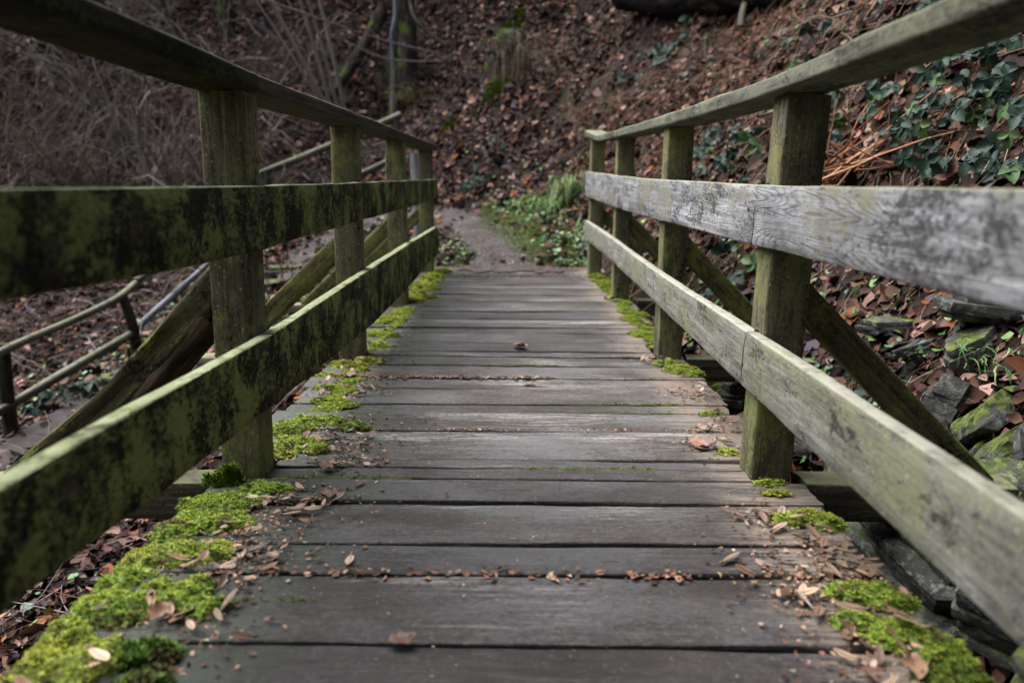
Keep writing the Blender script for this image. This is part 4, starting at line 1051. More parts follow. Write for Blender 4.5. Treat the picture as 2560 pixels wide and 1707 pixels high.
M_MOSS = None
def dead_grass(name, label, x, y, z, n, L, spread, cols, seed, down=True):
    r = np.random.default_rng(seed); root = empty(name, (x, y, z)); tag(root, label, "dry grass")
    mb = MB()
    for s_ in range(n):
        a = r.uniform(math.pi * 1.0, math.pi * 2.0); h = np.array([math.cos(a), math.sin(a), 0]) * r.uniform(.2, 1) * spread
        l = L * r.uniform(.2, 1.1); t = np.linspace(0, 1, 7)[:, None]
        P = np.array([r.normal(0, .16), r.normal(0, .06), r.normal(0, .14)]) + h * (1 - (1 - t) ** 2) + np.array([0, 0, 1]) * (.10 * t - l * t * t if down else l * (t - .45 * t * t)) + r.normal(0, .008, (7, 3))
        tube(mb, P, np.linspace(.0038, .0012, 7), 3, np.array(cols[r.integers(len(cols))]) * r.uniform(.7, 1.25), cap=False)
    tag(mb.build("blades", M_TWIG, root, color=True), kind="stuff")
dead_grass("hanging_grass", "straw coloured grass curtain hanging from the mossy outcrop", .05, 11.95, 2.62, 150, .66, .12, [(.30, .23, .15), (.22, .16, .10), (.38, .31, .21)], 81)
dead_grass("hanging_grass", "short straw grass tuft hanging just right of the outcrop curtain", .42, 11.9, 2.42, 50, .42, .2, [(.30, .23, .15), (.38, .31, .21)], 82)
dead_grass("dry_grass_tuft", "straw tuft beside the broken base of the grey snag", -1.72, 13.3, 2.05, 90, .4, .25, [(.25, .2, .11), (.16, .16, .07)], 83)

# withered dock stalks by the steps, dead bracken on the right
r = np.random.default_rng(91)
wd = empty("withered_dock", (-2.32, 7.55, float(height(-2.32, 7.55)))); tag(wd, "withered red brown dock stalks beside the stone steps behind the left railing", "dead plant")
for s_ in range(9):
    mb = MB(); t = np.linspace(0, 1, 8)[:, None]
    b = np.array([r.normal(0, .22), r.normal(0, .15), 0]); d = np.array([r.normal(0, .16), r.normal(0, .1), 1]); L = r.uniform(.35, .7)
    P = b + d * L * t + r.normal(0, .008, (8, 3)); tube(mb, P, np.linspace(.006, .003, 8), 4, (.14, .06, .04), cap=False)
    mb.build("stalk", M_TWIG, wd, color=True)
    mb = MB(); m = 26; X = P[r.integers(3, 8, m)] + r.normal(0, .022, (m, 3))
    leaf_cloud(mb, X, np.tile([0., 0, 1], (m, 1)), r.uniform(.02, .05, m), r.uniform(.5, .9, m), r.uniform(.8, 2, m), palette(r, m, [(.10, .04, .025), (.16, .07, .04)], (.6, .4)), r)
    tag(mb.build("seed_head", M_LITTER, wd, color=True), kind="stuff")
bx, by = 1.90, 4.30; bz = float(height(bx, by))
br_ = empty("dead_bracken", (bx, by, bz)); tag(br_, "heap of orange brown dead bracken stems behind the nearest right post", "bracken")
for s_ in range(46):
    mb = MB(); t = np.linspace(0, 1, 7)[:, None]
    b = np.array([r.normal(.0, .14), r.normal(0, .16), r.uniform(-.05, .10)]); a = r.normal(.75, .55); L = r.uniform(.35, .80)
    d = np.array([math.cos(a), -.25 + r.normal(0, .25), math.sin(a)])
    if s_ % 5 == 0: d = np.array([1, r.normal(0, .3), .25])
    P = b - d * L * .35 + d * L * t + np.array([0, 0, -.10]) * L * t * t + r.normal(0, .007, (7, 3)); P[:, 2] = np.maximum(P[:, 2], -.12)
    tube(mb, P, np.linspace(.0075, .004, 7) * r.uniform(.6, 1.2), 5, np.array([(.44, .24, .14), (.32, .15, .08), (.18, .08, .045)][r.integers(3)]) * r.uniform(.7, 1.2), cap=False)
    mb.build("stem", M_TWIG, br_, color=True)

# ------------------------------------------------------------------ brambles with their leaves, fern
k = NT("bramble_leaf")
oi = k.n('ObjectInfo').outputs['Random']; co = k.n('TexCoord').outputs['Object']
c = k.mix(oi, (0.008, 0.027, 0.017), (0.024, 0.054, 0.033))
c = k.mix(k.step(k.math('FRACT', k.math('MULTIPLY', oi, 7.13)), .86, .9), c, (0.06, 0.12, 0.03))
c = k.mix(k.math('MULTIPLY', k.noise(co, 40.0, 3.0), .5), c, (0.02, 0.04, 0.03))
M_BRAMBLE = k.end(c, .5, None, .22)
def leaflet(mb, base, direction, L, W, up_, fold):
    direction = direction / np.linalg.norm(direction); s_ = np.cross(up_, direction); s_ /= np.linalg.norm(s_); u_ = np.cross(direction, s_)
    V = [(0, 0, 0), (.30, 0, -.02), (.65, 0, -.03), (1, 0, -.12), (.12, .30, .03), (.40, .50, .06), (.75, .34, .02), (.12, -.30, .03), (.40, -.50, .06), (.75, -.34, .02)]
    V = np.array([base + direction * L * a + s_ * W * b + u_ * (L * c_ + fold * abs(b) * W) for a, b, c_ in V])
    mb.add(V, [np.array([(0, 1, 4), (0, 7, 1), (2, 3, 6), (2, 9, 3)]), np.array([(4, 1, 2, 5), (1, 7, 8, 2)]), np.array([(5, 2, 6), (2, 8, 9)])])
LEAVES = []
for v in range(5):
    r = np.random.default_rng(300 + v); mb = MB()
    upv = np.array([0, 0, 1.])
    tube(mb, [(-.05, 0, -.015), (0, 0, 0)], [.0018, .0014], 3, cap=False)
    leaflet(mb, np.array([.0, 0, 0]), np.array([1, r.normal(0, .1), r.normal(-.1, .15)]), .078, .062, upv, r.uniform(.1, .5))
    for sg in (1, -1):
        leaflet(mb, np.array([-.006, 0, 0]), np.array([.35, sg, r.normal(-.1, .2)]), .060, .048, upv, r.uniform(.1, .5))
    if v > 2:
        for sg in (1, -1): leaflet(mb, np.array([-.012, 0, 0]), np.array([-.5, sg, r.normal(-.1, .2)]), .045, .034, upv, r.uniform(.1, .5))
    LEAVES.append(mb.mesh("bramble_leaf", M_BRAMBLE, smooth=180))

def bramble(label, x, y, n, rx, ry, hgt, scale, seed, cat="bramble", facing=.6):
    r = np.random.default_rng(seed); z = float(height(x, y))
    root = empty("bramble_bush", (x, y, z)); tag(root, label, cat, "bramble plants on the slopes")
    tow = np.array([-x, -y, 0.4]); tow /= np.linalg.norm(tow)
    px, py = r.normal(0, rx, n), r.normal(0, ry, n)
    N = normal(x + px, y + py); H = r.uniform(.03, hgt, n)
    P = np.stack([px, py, height(x + px, y + py) - z], -1) + N * H[:, None]
    order = np.argsort(px * r.uniform(-1, 1) + py + P[:, 2])
    for i in range(n):
        o = link("leaf", LEAVES[r.integers(5)], root)
        m = N[i] * .6 + tow * facing + r.normal(0, .35, 3); m /= np.linalg.norm(m)
        h = np.array([r.normal(), r.normal(), -.3]); A = h - m * h.dot(m); A /= np.linalg.norm(A); B = np.cross(m, A)
        M4 = Matrix([[*c_] for c_ in np.stack([A, B, m], 1)]).to_4x4(); M4.translation = Vector(P[i])
        o.matrix_basis = M4 @ Matrix.Scale(scale * r.uniform(.7, 1.2), 4)
    for g_ in range(max(2, n // 6)):
        mb = MB()
        i = r.integers(0, n); Q = [P[i] * [1, 1, 1] - N[i] * H[i]]
        near_ = np.argsort(((P - P[i]) ** 2).sum(1))[:4]
        Q += [P[j] - N[j] * .012 for j in near_[::-1]]
        S_ = spline(Q, 16); tube(mb, S_, np.linspace(.0035, .002, 16), 4, (.085, .045, .035), cap=False)
        mb.build("cane", M_TWIG, root, color=True)
    mb = MB()
    for i in range(0, n, 2):
        tube(mb, [P[i] - N[i] * H[i], P[i] - N[i] * H[i] * .4 + r.normal(0, .01, 3), P[i]], [.003, .0025, .0018], 3, (.09, .06, .035), cap=False)
    tag(mb.build("leaf_stalks", M_TWIG, root, color=True), kind="stuff")
    return root
bramble("dense dark green bramble directly right of the dead bracken heap", 2.22, 3.95, 46, .20, .28, .22, 1.0, 401)
bramble("dark bramble patch high on the bank below the right handrail", 2.26, 4.25, 40, .16, .3, .22, 1.0, 402)
bramble("dark bramble trailing at the right edge of the photo above the mid rail", 2.12, 3.32, 34, .14, .22, .2, 1.0, 403)
bramble("bramble spray between dead bracken and right handrail", 1.86, 4.75, 16, .10, .16, .16, 1.0, 404)
bramble("glossy bramble seen between the two nearest right posts under the handrail", 1.72, 5.5, 18, .10, .18, .14, 1.1, 405)
bramble("small bramble sprig between the right posts just above the mid rail", 1.55, 5.75, 12, .10, .15, .12, 1.0, 406)
bramble("low bramble left of the second right post, beside the rail top", 1.62, 6.7, 14, .13, .2, .12, 1.1, 407)
bramble("bramble clump alone in the leaves midway up the right slope", 1.62, 10.6, 10, .16, .12, .14, 1.4, 408)
bramble("second bramble clump midway up the right slope, right of the first", 2.05, 10.3, 12, .17, .12, .14, 1.5, 409)
bramble("blue green bramble low on the leaf bank right of the far left post", -.30, 11.1, 10, .16, .10, .12, 1.2, 410)
bramble("trailing bramble at the edge of the path beyond the far left post", -.62, 10.85, 9, .16, .08, .10, 1.2, 411)
bramble("bramble under the mid rail between the two nearest right posts", 1.45, 4.6, 16, .14, .16, .12, 1.0, 412)
bramble("small bramble below the nearest right brace beside the grey rocks", 1.35, 2.95, 9, .10, .12, .10, .95, 413)
bramble("bramble leaves by the pole handrail near the gravel of the lower path", -3.3, 5.65, 18, .22, .2, .16, 1.1, 414)
bramble("bramble patch beneath the blue grey pole rail", -2.95, 6.95, 14, .14, .2, .14, 1.0, 415)
bramble("single bramble sprig hanging under the right outrigger beside the near rocks", 1.02, 2.45, 5, .05, .08, .16, .95, 416)
bramble("bramble sprig among the dry grass above the right handrail", 2.15, 6.2, 12, .14, .25, .12, 1.1, 417)
bramble("bramble leaves beside the foot of the far right post", .86, 6.35, 12, .10, .2, .10, 1.0, 418)

M_FERN = attr_mat("sedge_green", .5, .35, .2, scale=30.0)
def sedge(label, x, y, dz, n, L, seed, cols, wid=.006):
    """drooping tussock: long narrow blades that arch over and hang down the bank"""
    r = np.random.default_rng(seed); z = float(height(x, y)) + dz
    root = empty("grass_tussock", (x, y, z)); tag(root, label, "grass")
    mb = MB()
    for f_ in range(n):
        a = r.uniform(math.pi * .8, math.pi * 2.2); l = L * r.uniform(.2, 1.2); t = np.linspace(0, 1, 8)[:, None]
        h = np.array([math.cos(a) * .8, math.sin(a), 0])
        b = np.array([r.normal(0, .07), r.normal(0, .05), r.normal(0, .03)])
        P = b + h * l * .55 * (1 - (1 - t) ** 1.6) + np.array([0, 0, 1]) * l * (.40 * t - r.uniform(.35, 1.3) * t * t) + np.cumsum(r.normal(0, .03, (8, 3)), 0) * l
        T, U, W = frames(P); sd = np.cross(T, (0, 0, 1)); sd /= np.linalg.norm(sd, axis=1)[:, None]
        w = wid * np.sin(np.pi * np.linspace(.25, .98, 8))[:, None] * r.uniform(.6, 1.3)
        q = np.array([(i, i + 1, 8 + i + 1, 8 + i) for i in range(7)])
        mb.add(np.concatenate([P + sd * w, P - sd * w]), q, np.array(cols[r.integers(len(cols))]) * r.uniform(.7, 1.3))
    tag(mb.build("blades", M_FERN, root, color=True), kind="stuff")
SG = [(.11, .25, .065), (.19, .33, .09), (.07, .18, .06), (.26, .30, .10)]
sedge("bright green grass tussock drooping over the bank at the bend of the path", .62, 9.30, .26, 170, .44, 501, SG, .004)
sedge("ragged green grass tuft in front of the drooping tussock", .48, 9.25, .16, 130, .36, 504, SG, .004)
sedge("smaller green grass tussock low on the bank left of the drooping one", .26, 9.55, .12, 120, .34, 502, SG, .004)
sedge("low green grass tuft between the path bend and the leaf bank", .02, 9.75, .04, 90, .28, 505, SG, .004)
sedge("green grass tuft beside the far right post", .72, 8.2, .04, 90, .24, 506, SG, .0035)
sedge("fresh green grass tuft among the slate slabs on the right bank", 1.72, 2.66, .02, 60, .16, 503, SG, .003)
# ------------------------------------------------------------------ moss cushions
k = NT("moss")
c = k.n('Attribute', {'attribute_name': 'col'}).outputs['Color']; co = k.n('TexCoord').outputs['Object']
n1 = k.noise(co, 28.0, 5.0, .65); n2 = k.noise(co, 240.0, 2.0, .6)
f = k.math('ADD', .55, k.math('MULTIPLY', n1, .9))
c = k.mix(1.0, c, k.n('CombineColor', None, i0=k.math('MULTIPLY', f, k.math('ADD', .85, k.math('MULTIPLY', n2, .3))), i1=f, i2=f).outputs[0], 'MULTIPLY')
M_MOSS = k.end(c, .75, None, .25)

def moss(label, ells, h, seed, zfun=None, cols=((.25, .37, .042), (.36, .46, .075), (.13, .22, .026)), cell=.007, tuft=.0062, dens=1.9, clip=None, group="moss cushions on the deck"):
    """an uneven cushion over the union of ellipses (x, y, rx, ry), covered with little star tufts"""
    r = np.random.default_rng(seed)
    e = np.array(ells); ox, oy = e[:, 0].mean(), e[:, 1].mean()
    x0, x1, y0, y1 = (e[:, 0] - e[:, 2]).min() - .02, (e[:, 0] + e[:, 2]).max() + .02, (e[:, 1] - e[:, 3]).min() - .02, (e[:, 1] + e[:, 3]).max() + .02
    X, Y = np.meshgrid(np.arange(x0, x1, cell), np.arange(y0, y1, cell))
    F = np.max([1 - ((X - a) / c_) ** 2 - ((Y - b) / d_) ** 2 for a, b, c_, d_ in ells], 0)
    F = F + .62 * fbm(X * 24, Y * 24, 0, seed, 3) * .75 + .30 * fbm(X * 70, Y * 70, 0, seed + 4, 2)
    if clip is not None: F = np.where(clip(X, Y), F, -1)
    base = np.zeros_like(X) if zfun is None else zfun(X, Y)
    Fp = np.clip(F, 0, 1)
    Z = .8 * h * (Fp ** .6) * (.72 + .28 * fbm(X * 45, Y * 45, 0, seed + 2, 3)) - .003
    ny_, nx_ = X.shape
    i, j = np.meshgrid(np.arange(ny_ - 1), np.arange(nx_ - 1), indexing='ij')
    q = np.stack([i * nx_ + j, i * nx_ + j + 1, (i + 1) * nx_ + j + 1, (i + 1) * nx_ + j], -1).reshape(-1, 4)
    keep = (F > 0).ravel()[q].sum(1) >= 2
    q = q[keep]
    if len(q) == 0: return None
    V = np.stack([X - ox, Y - oy, base + Z], -1).reshape(-1, 3)
    used = np.unique(q); remap = -np.ones(len(V), int); remap[used] = np.arange(len(used))
    zc = float(base.mean())
    V = V[used] - np.array([0, 0, zc]); q = remap[q]
    root = empty("moss_cushion", (ox, oy, zc)); tag(root, label, "moss", group)
    mb = MB(); mb.add(V, q, np.array(cols[2]) * .8)
    body = mb.build("cushion", M_MOSS, root, smooth=180, color=True)
    pick = r.random((int(len(used) * dens * (cell / .006) ** 2 * .9),)); idx = (pick * len(V)).astype(int)
    P = V[idx] + np.stack([r.uniform(-1, 1, len(idx)) * cell * .6, r.uniform(-1, 1, len(idx)) * cell * .6, np.zeros(len(idx))], -1)
    n = len(P)
    if n == 0: return root
    c1 = palette(r, n, cols, (.45, .3, .25), .18)
    patch = np.clip(.5 + .7 * fbm((P[:, 0] + ox) * 14, (P[:, 1] + oy) * 14, 0, 60, 2), 0, 1)[:, None]
    c1 = c1 * (1 - patch) + c1 * np.array([1.15, 1.0, .9]) * patch
    brown = (fbm((P[:, 0] + ox) * 30, (P[:, 1] + oy) * 30, 0, 66, 3) > .55)[:, None]
    c1 = np.where(brown, c1 * .25 + np.array([.10, .06, .03]) * .5, c1)
    mb = MB(); L = r.uniform(.6, 1.3, n) * tuft
    K = 6; a0 = r.uniform(0, 6.28, n)
    for kx in range(K):
        a = a0 + kx * 2 * math.pi / K; el = r.uniform(.25, 1.2, n)
        d = np.stack([np.cos(a) * np.cos(el), np.sin(a) * np.cos(el), np.sin(el)], -1); s_ = np.stack([-np.sin(a), np.cos(a), np.zeros(n)], -1) * (L * .17)[:, None]
        b = P + np.array([0, 0, .001]); m = b + d * (L * .55)[:, None]; tip = b + d * L[:, None]
        VV = np.stack([b, m - s_, tip, m + s_], 1); ii = (np.arange(n) * 4)[:, None] + np.arange(4)[None]
        mb.add(VV.reshape(-1, 3), ii, np.repeat(c1, 4, 0))
    tag(mb.build("tufts", M_MOSS, root, color=True), kind="stuff")
    return root
PL = [(-.7855, 1.935, .121, .125)]
def off_posts(X, Y):
    ok = (X > -.822) & (X < .772) & (np.abs(X) > .1)
    for y in POST_L: ok &= ~((X < -.664) & (X > -.80) & (Y > y - .004) & (Y < y + .114))
    for y in POST_R: ok &= ~((X > .628) & (X < .76) & (Y > y - .004) & (Y < y + .114))
    return ok
C_ = dict(clip=off_posts)
YEL = ((.31, .40, .050), (.43, .50, .09), (.17, .24, .03))
moss("yellow green moss bank in the lower left corner of the deck", [(-.76, 1.00, .09, .11), (-.74, 1.14, .09, .06), (-.80, 1.20, .05, .05)], .032, 1001, cols=YEL, **C_)
moss("darker feathery moss tuft on the deck beside the lower left moss bank", [(-.635, 1.15, .055, .035), (-.60, 1.07, .04, .05)], .022, 1002, cols=((.075, .15, .02), (.12, .21, .03), (.05, .10, .015)), tuft=.012, **C_)
moss("broad moss cushion with brown leaves on it, second from the lower left corner", [(-.76, 1.30, .09, .055), (-.66, 1.35, .08, .05), (-.78, 1.40, .06, .05), (-.59, 1.31, .04, .03)], .034, 1003, **C_)
moss("moss cushion along the left deck edge midway to the nearest left post", [(-.745, 1.50, .09, .055), (-.66, 1.52, .06, .038)], .030, 1004, cols=YEL, **C_)
moss("bright moss mat on the deck in front of the nearest left post", [(-.78, 1.62, .055, .05), (-.71, 1.67, .095, .055), (-.73, 1.775, .105, .05), (-.645, 1.85, .06, .035)], .028, 1005, **C_)
moss("round bright moss pillow at the foot of the nearest left post", [(-.775, 1.905, .048, .032)], .058, 1006, cols=((.12, .21, .02), (.18, .28, .035), (.08, .14, .012)), tuft=.014, **C_)
moss("moss mat directly behind the nearest left post", [(-.735, 2.12, .085, .05), (-.66, 2.19, .075, .06), (-.60, 2.16, .04, .035)], .028, 1007, cols=YEL, **C_)
moss("moss mat with seeds behind the first left post, next row of planks", [(-.72, 2.34, .075, .06), (-.64, 2.41, .09, .05), (-.53, 2.36, .05, .03)], .028, 1008, **C_)
moss("thin moss streak on the left deck edge behind the two mats", [(-.67, 2.655, .06, .018)], .014, 1009, cols=YEL, **C_)
moss("thin moss patch on the left deck edge below the second left post", [(-.70, 2.82, .07, .025)], .016, 1010, cols=YEL, **C_)
moss("small moss patch on the plank end in front of the second left post", [(-.76, 3.0, .045, .03)], .018, 1011, **C_)
moss("moss mat at the foot of the second left post", [(-.72, 3.18, .075, .05), (-.64, 3.24, .06, .045)], .028, 1012, cols=YEL, **C_)
moss("moss patch behind the second left post", [(-.66, 3.58, .05, .06)], .022, 1013, cols=YEL, **C_)
moss("moss patch midway between the second and third left posts", [(-.69, 3.85, .07, .06)], .022, 1014, cols=YEL, **C_)
moss("long moss mat in front of the third left post", [(-.70, 4.22, .09, .12), (-.66, 4.5, .05, .10)], .026, 1015, cols=YEL, cell=.010, **C_)
moss("moss and litter between the third and the far left post", [(-.65, 5.0, .05, .20), (-.68, 5.5, .07, .22)], .03, 1016, cols=YEL, cell=.011, tuft=.012, **C_)
moss("moss clump at the foot of the far left post", [(-.66, 6.0, .06, .2), (-.60, 6.35, .07, .12)], .04, 1017, cell=.012, tuft=.012, cols=YEL, **C_)
moss("moss mat on the plank end right of the second right post", [(.70, 3.12, .065, .06), (.735, 3.06, .035, .035), (.645, 3.24, .05, .035)], .030, 1021, cols=YEL, **C_)
moss("moss mound on the right deck edge just in front of the nearest right post", [(.69, 1.695, .075, .028), (.725, 1.675, .045, .025)], .032, 1022, cols=YEL, **C_)
moss("moss mat on the right deck edge, upper of the two near the lower right corner", [(.67, 1.375, .07, .032), (.725, 1.345, .045, .035)], .030, 1023, **C_)
moss("thick moss bank on the right deck edge near the lower right corner", [(.69, 1.235, .075, .045), (.735, 1.18, .045, .045), (.62, 1.27, .04, .025)], .034, 1024, **C_)
moss("moss bank in the lower right corner of the deck", [(.71, 1.09, .075, .05), (.69, 1.0, .09, .06)], .034, 1025, cols=((.11, .18, .02), (.17, .24, .035), (.07, .12, .014)), **C_)
moss("small moss tuft against the back of the nearest right post", [(.62, 2.15, .03, .025)], .02, 1026, cols=YEL, **C_)
moss("small moss tuft on the deck edge behind the nearest right post", [(.67, 2.53, .045, .014)], .014, 1027, **C_)
moss("little moss tuft at the foot of the nearest right post", [(.66, 1.925, .035, .014), (.69, 1.93, .02, .012)], .016, 1028, cols=YEL, **C_)
moss("tiny moss star on the plank in front of the nearest right post", [(.665, 1.862, .035, .012)], .012, 1029, cols=YEL, **C_)
moss("moss mat at the foot of the far right post", [(.68, 5.6, .06, .22), (.66, 6.1, .05, .15)], .03, 1030, cols=YEL, cell=.011, tuft=.012, **C_)
moss("thin moss streak on the deck between the second and third right posts", [(.69, 4.14, .06, .035), (.72, 4.45, .045, .05)], .016, 1031, cols=YEL, **C_)
moss("continuous thin moss along the left deck edge before the second left post", [(-.66 + .03 * math.sin(q_ * 2.1), 2.55 + q_ * .055, .046 + .018 * math.sin(q_ * 1.7), .034) for q_ in range(11)], .010, 1041, tuft=.007, **C_)
moss("continuous thin moss along the left deck edge before the third left post", [(-.66 + .03 * math.sin(q_ * 2.1), 3.45 + q_ * .09, .036 + .030 * math.sin(q_ * 1.7), .036) for q_ in range(14)], .011, 1042, cell=.010, **C_)
moss("thin moss along the left deck edge beyond the third left post", [(-.62 + .03 * math.sin(q_ * 2.1), 4.9 + q_ * .13, .042 + .036 * math.sin(q_ * 1.7), .05) for q_ in range(13)], .013, 1043, cell=.012, tuft=.010, **C_)
moss("thin moss along the right deck edge beyond the second right post", [(.68 + .03 * math.sin(q_ * 2.3), 3.6 + q_ * .14, .042 + .020 * math.sin(q_ * 1.3), .075) for q_ in range(20)], .010, 1044, cell=.011, tuft=.009, **C_)
# green seams that fill some of the joints
for (xa, xb, y, lb) in ((-.62, -.30, 1.943, "dark green moss seam in the joint right of the nearest left post"), (-.58, -.40, 1.335, "thin bright moss line on a near plank left of centre"),
                        (.05, .40, 2.021, "moss seam in the joint left of the nearest right post"), (.22, .60, 2.644, "moss seam in the joint behind the nearest right post"),
                        (.10, .55, 2.54, "second moss seam behind the nearest right post"), (-.1, .15, 3.206, "faint moss seam in the middle of the deck")):
    moss(lb, [(x_, y + .002 * math.sin(x_ * 40), .03, .0055) for x_ in np.arange(xa, xb, .035)], .004, int(1100 + y * 100 + xa * 10), cell=.0035, tuft=.006, dens=.35, cols=((.09, .14, .02), (.15, .2, .03), (.06, .09, .012)), group="moss seams in the deck joints")
# moss lumps away from the bridge
gz = lambda X, Y: height(X, Y)
for (x, y, rx, ry, h, lb) in ((.24, 9.62, .12, .09, .18, "yellow green moss lump hanging on the bank left of the fern"), (.62, 9.15, .09, .07, .16, "yellow green moss lump under the fern"),
                              (-.28, 12.05, .20, .16, .20, "bright moss cushion on the front of the outcrop"), (-.10, 12.3, .16, .2, .16, "bright moss cushion on top of the outcrop"),
                              (-.03, 13.0, .16, .14, .20, "round moss cushion in the leaves above the outcrop"), (.05, 13.3, .10, .10, .10, "moss streak at the very top of the slope"),
                              (-1.02, 12.1, .09, .22, .10, "moss strip on the leafy bank above the far left post"), (1.03, 3.74, .12, .10, .09, "vivid moss cushion on the stone beside the right deck edge"),
                              (-.95, 2.35, .09, .1, .06, "vivid green moss tuft low behind the nearest left post")):
    moss(lb, [(x, y, rx, ry)], h, int(2000 + abs(x) * 97 + y * 13), zfun=gz, cell=.02 if y > 8 else .008, tuft=.026 if y > 8 else .010, cols=((.12, .20, .02), (.20, .28, .035), (.08, .13, .015)), group="moss cushions on the slopes", dens=2.2 if y > 8 else 1)

# ------------------------------------------------------------------ winged seeds and leaves lying on the deck
M_SEED = None
k = NT("dry_seed")
c = k.n('Attribute', {'attribute_name': 'col'}).outputs['Color']; oi = k.n('ObjectInfo').outputs['Random']
f = k.math('ADD', .6, k.math('MULTIPLY', oi, 1.0))
M_SEED = k.end(k.mix(1.0, c, k.n('CombineColor', None, i0=f, i1=f, i2=f).outputs[0], 'MULTIPLY'), .55, None, .4)
SEEDS = []
for v in range(8):
    r = np.random.default_rng(700 + v); mb = MB()
    n = 7; t = np.linspace(0, 1, n); w = .17 * np.sin(np.pi * np.clip(t, .02, .98)) ** .6 * (.7 + .6 * t); bend = r.normal(0, .18); cup = r.uniform(.1, .5); lift = r.uniform(-.1, .35)
    col = np.array([(.46, .31, .20), (.36, .22, .14), (.52, .38, .27), (.24, .13, .085), (.40, .27, .19), (.30, .17, .10), (.15, .09, .065), (.44, .33, .26)][v])
    C0 = np.stack([t - .4, bend * (t - .5) ** 2, lift * t * t], -1)
    VV = np.concatenate([C0 + np.stack([0 * t, w, cup * w], -1), C0, C0 + np.stack([0 * t, -w, cup * w], -1)])
    q = [(i, i + 1, n + i + 1, n + i) for i in range(n - 1)] + [(n + i, n + i + 1, 2 * n + i + 1, 2 * n + i) for i in range(n - 1)]
    mb.add(VV, np.array(q)[:, ::-1], col * np.linspace(.75, 1.1, n).tolist()[0])
    tube(mb, [(-.5, 0, .0), (-.40, 0, .03), (-.28, 0, .02)], [.02, .085, .03], 6, col * .28)
    tube(mb, [(-.30, 0, .03), (.1, bend * .16, .03 + lift * .25), (.55, bend * .01, .02 + lift)], [.03, .018, .006], 4, col * .6)
    SEEDS.append(mb.mesh("winged_seed", M_SEED, color=True, smooth=60))
OAK = []
for v in range(4):
    r = np.random.default_rng(740 + v); mb = MB(); n = 15; t = np.linspace(0, 1, n)
    lob = .5 if v == 0 else .12
    w = (.33 * np.sin(np.pi * np.clip(t, .03, .97)) ** .7) * (1 + lob * np.sin(t * 26)); col = np.array([(.27, .165, .11), (.18, .095, .06), (.24, .14, .085), (.32, .22, .165)][v])
    zc_ = r.uniform(.15, .5) * (t - .5) ** 2 + .04 * np.sin(t * 9 + v)
    C0 = np.stack([t - .5, .06 * np.sin(t * 4 + v), zc_], -1); f_ = r.uniform(.1, .7)
    VV = np.concatenate([C0 + np.stack([0 * t, w, f_ * w + .05 * np.sin(t * 14)], -1), C0, C0 + np.stack([0 * t, -w, f_ * w * r.uniform(-.2, 1) + .05 * np.sin(t * 17)], -1)])
    q = [(i, i + 1, n + i + 1, n + i) for i in range(n - 1)] + [(n + i, n + i + 1, 2 * n + i + 1, 2 * n + i) for i in range(n - 1)]
    mb.add(VV, np.array(q)[:, ::-1], col); tube(mb, [(-.72, .02, .06), (-.5, .02, .06), (.4, 0, .05)], [.012, .014, .006], 4, col * .5)
    OAK.append(mb.mesh("fallen_leaf", M_SEED, color=True, smooth=60))

def lay(name, me, x, y, z, s, label, cat, group, r, tilt=.25):
    o = link(name, me); o.location = (x, y, z); o.scale = (s, s, s * r.uniform(.7, 1.3)); o.rotation_euler = (r.normal(0, tilt), r.normal(0, tilt * .6), r.uniform(0, 6.28))
    tag(o, label, cat, group); return o
r = np.random.default_rng(77)
# (x, y, sx, sy, count, mean size, height)
ZONES = [("left", [(-.57, 1.52, .06, .07, 26, .030), (-.56, 1.78, .07, .05, 26, .030), (-.62, 1.62, .05, .05, 10, .030), (-.66, 1.30, .05, .05, 10, .036), (-.60, 1.42, .05, .04, 10, .032), (-.68, 1.08, .05, .05, 8, .036), (-.55, 1.24, .06, .05, 7, .03)],
          "tan winged seed among others on the near left planks before the first post", "winged seeds on the near left planks"),
         ("leftback", [(-.58, 2.22, .07, .05, 30, .030), (-.50, 2.08, .06, .05, 14, .03), (-.55, 2.42, .06, .05, 12, .028), (-.62, 2.78, .06, .05, 18, .026), (-.6, 2.96, .09, .02, 14, .026), (-.63, 3.4, .06, .2, 18, .026)],
          "brown winged seed on the mossy left planks behind the first post", "winged seeds on the left planks behind the first post"),
         ("right", [(.60, 1.46, .06, .04, 16, .032), (.66, 1.56, .04, .05, 12, .032), (.60, 1.72, .04, .03, 12, .030), (.60, 1.33, .05, .04, 14, .034), (.63, 1.20, .06, .05, 14, .034), (.60, 1.08, .06, .05, 9, .034), (.70, 1.45, .03, .03, 8, .034)],
          "tan winged seed on the right planks near the lower right corner", "winged seeds on the near right planks"),
         ("rightback", [(.60, 2.2, .05, .04, 10, .030), (.66, 2.75, .05, .05, 12, .026), (.68, 2.4, .03, .04, 7, .03), (.62, 3.3, .06, .1, 8, .026)],
          "brown winged seed on the right planks behind the first post", "winged seeds on the right planks behind the first post")]
for nm, zs, lb, gp in ZONES:
    for (cx, cy, sx, sy, cnt, sz) in zs:
        for q_ in range(int(cnt * 0.85)):
            x = float(np.clip(r.normal(cx, sx), -.80, .75)); y = float(r.normal(cy, sy))
            if not bool(off_posts(np.array([x]), np.array([y]))[0]): continue
            onmoss = (abs(x) > .64) and r.random() < .6
            lay("winged_seed", SEEDS[r.integers(8)], x, y, (.030 if onmoss else .006), sz * 1.35 * r.uniform(.6, 1.3), lb, "winged seed", gp, r)
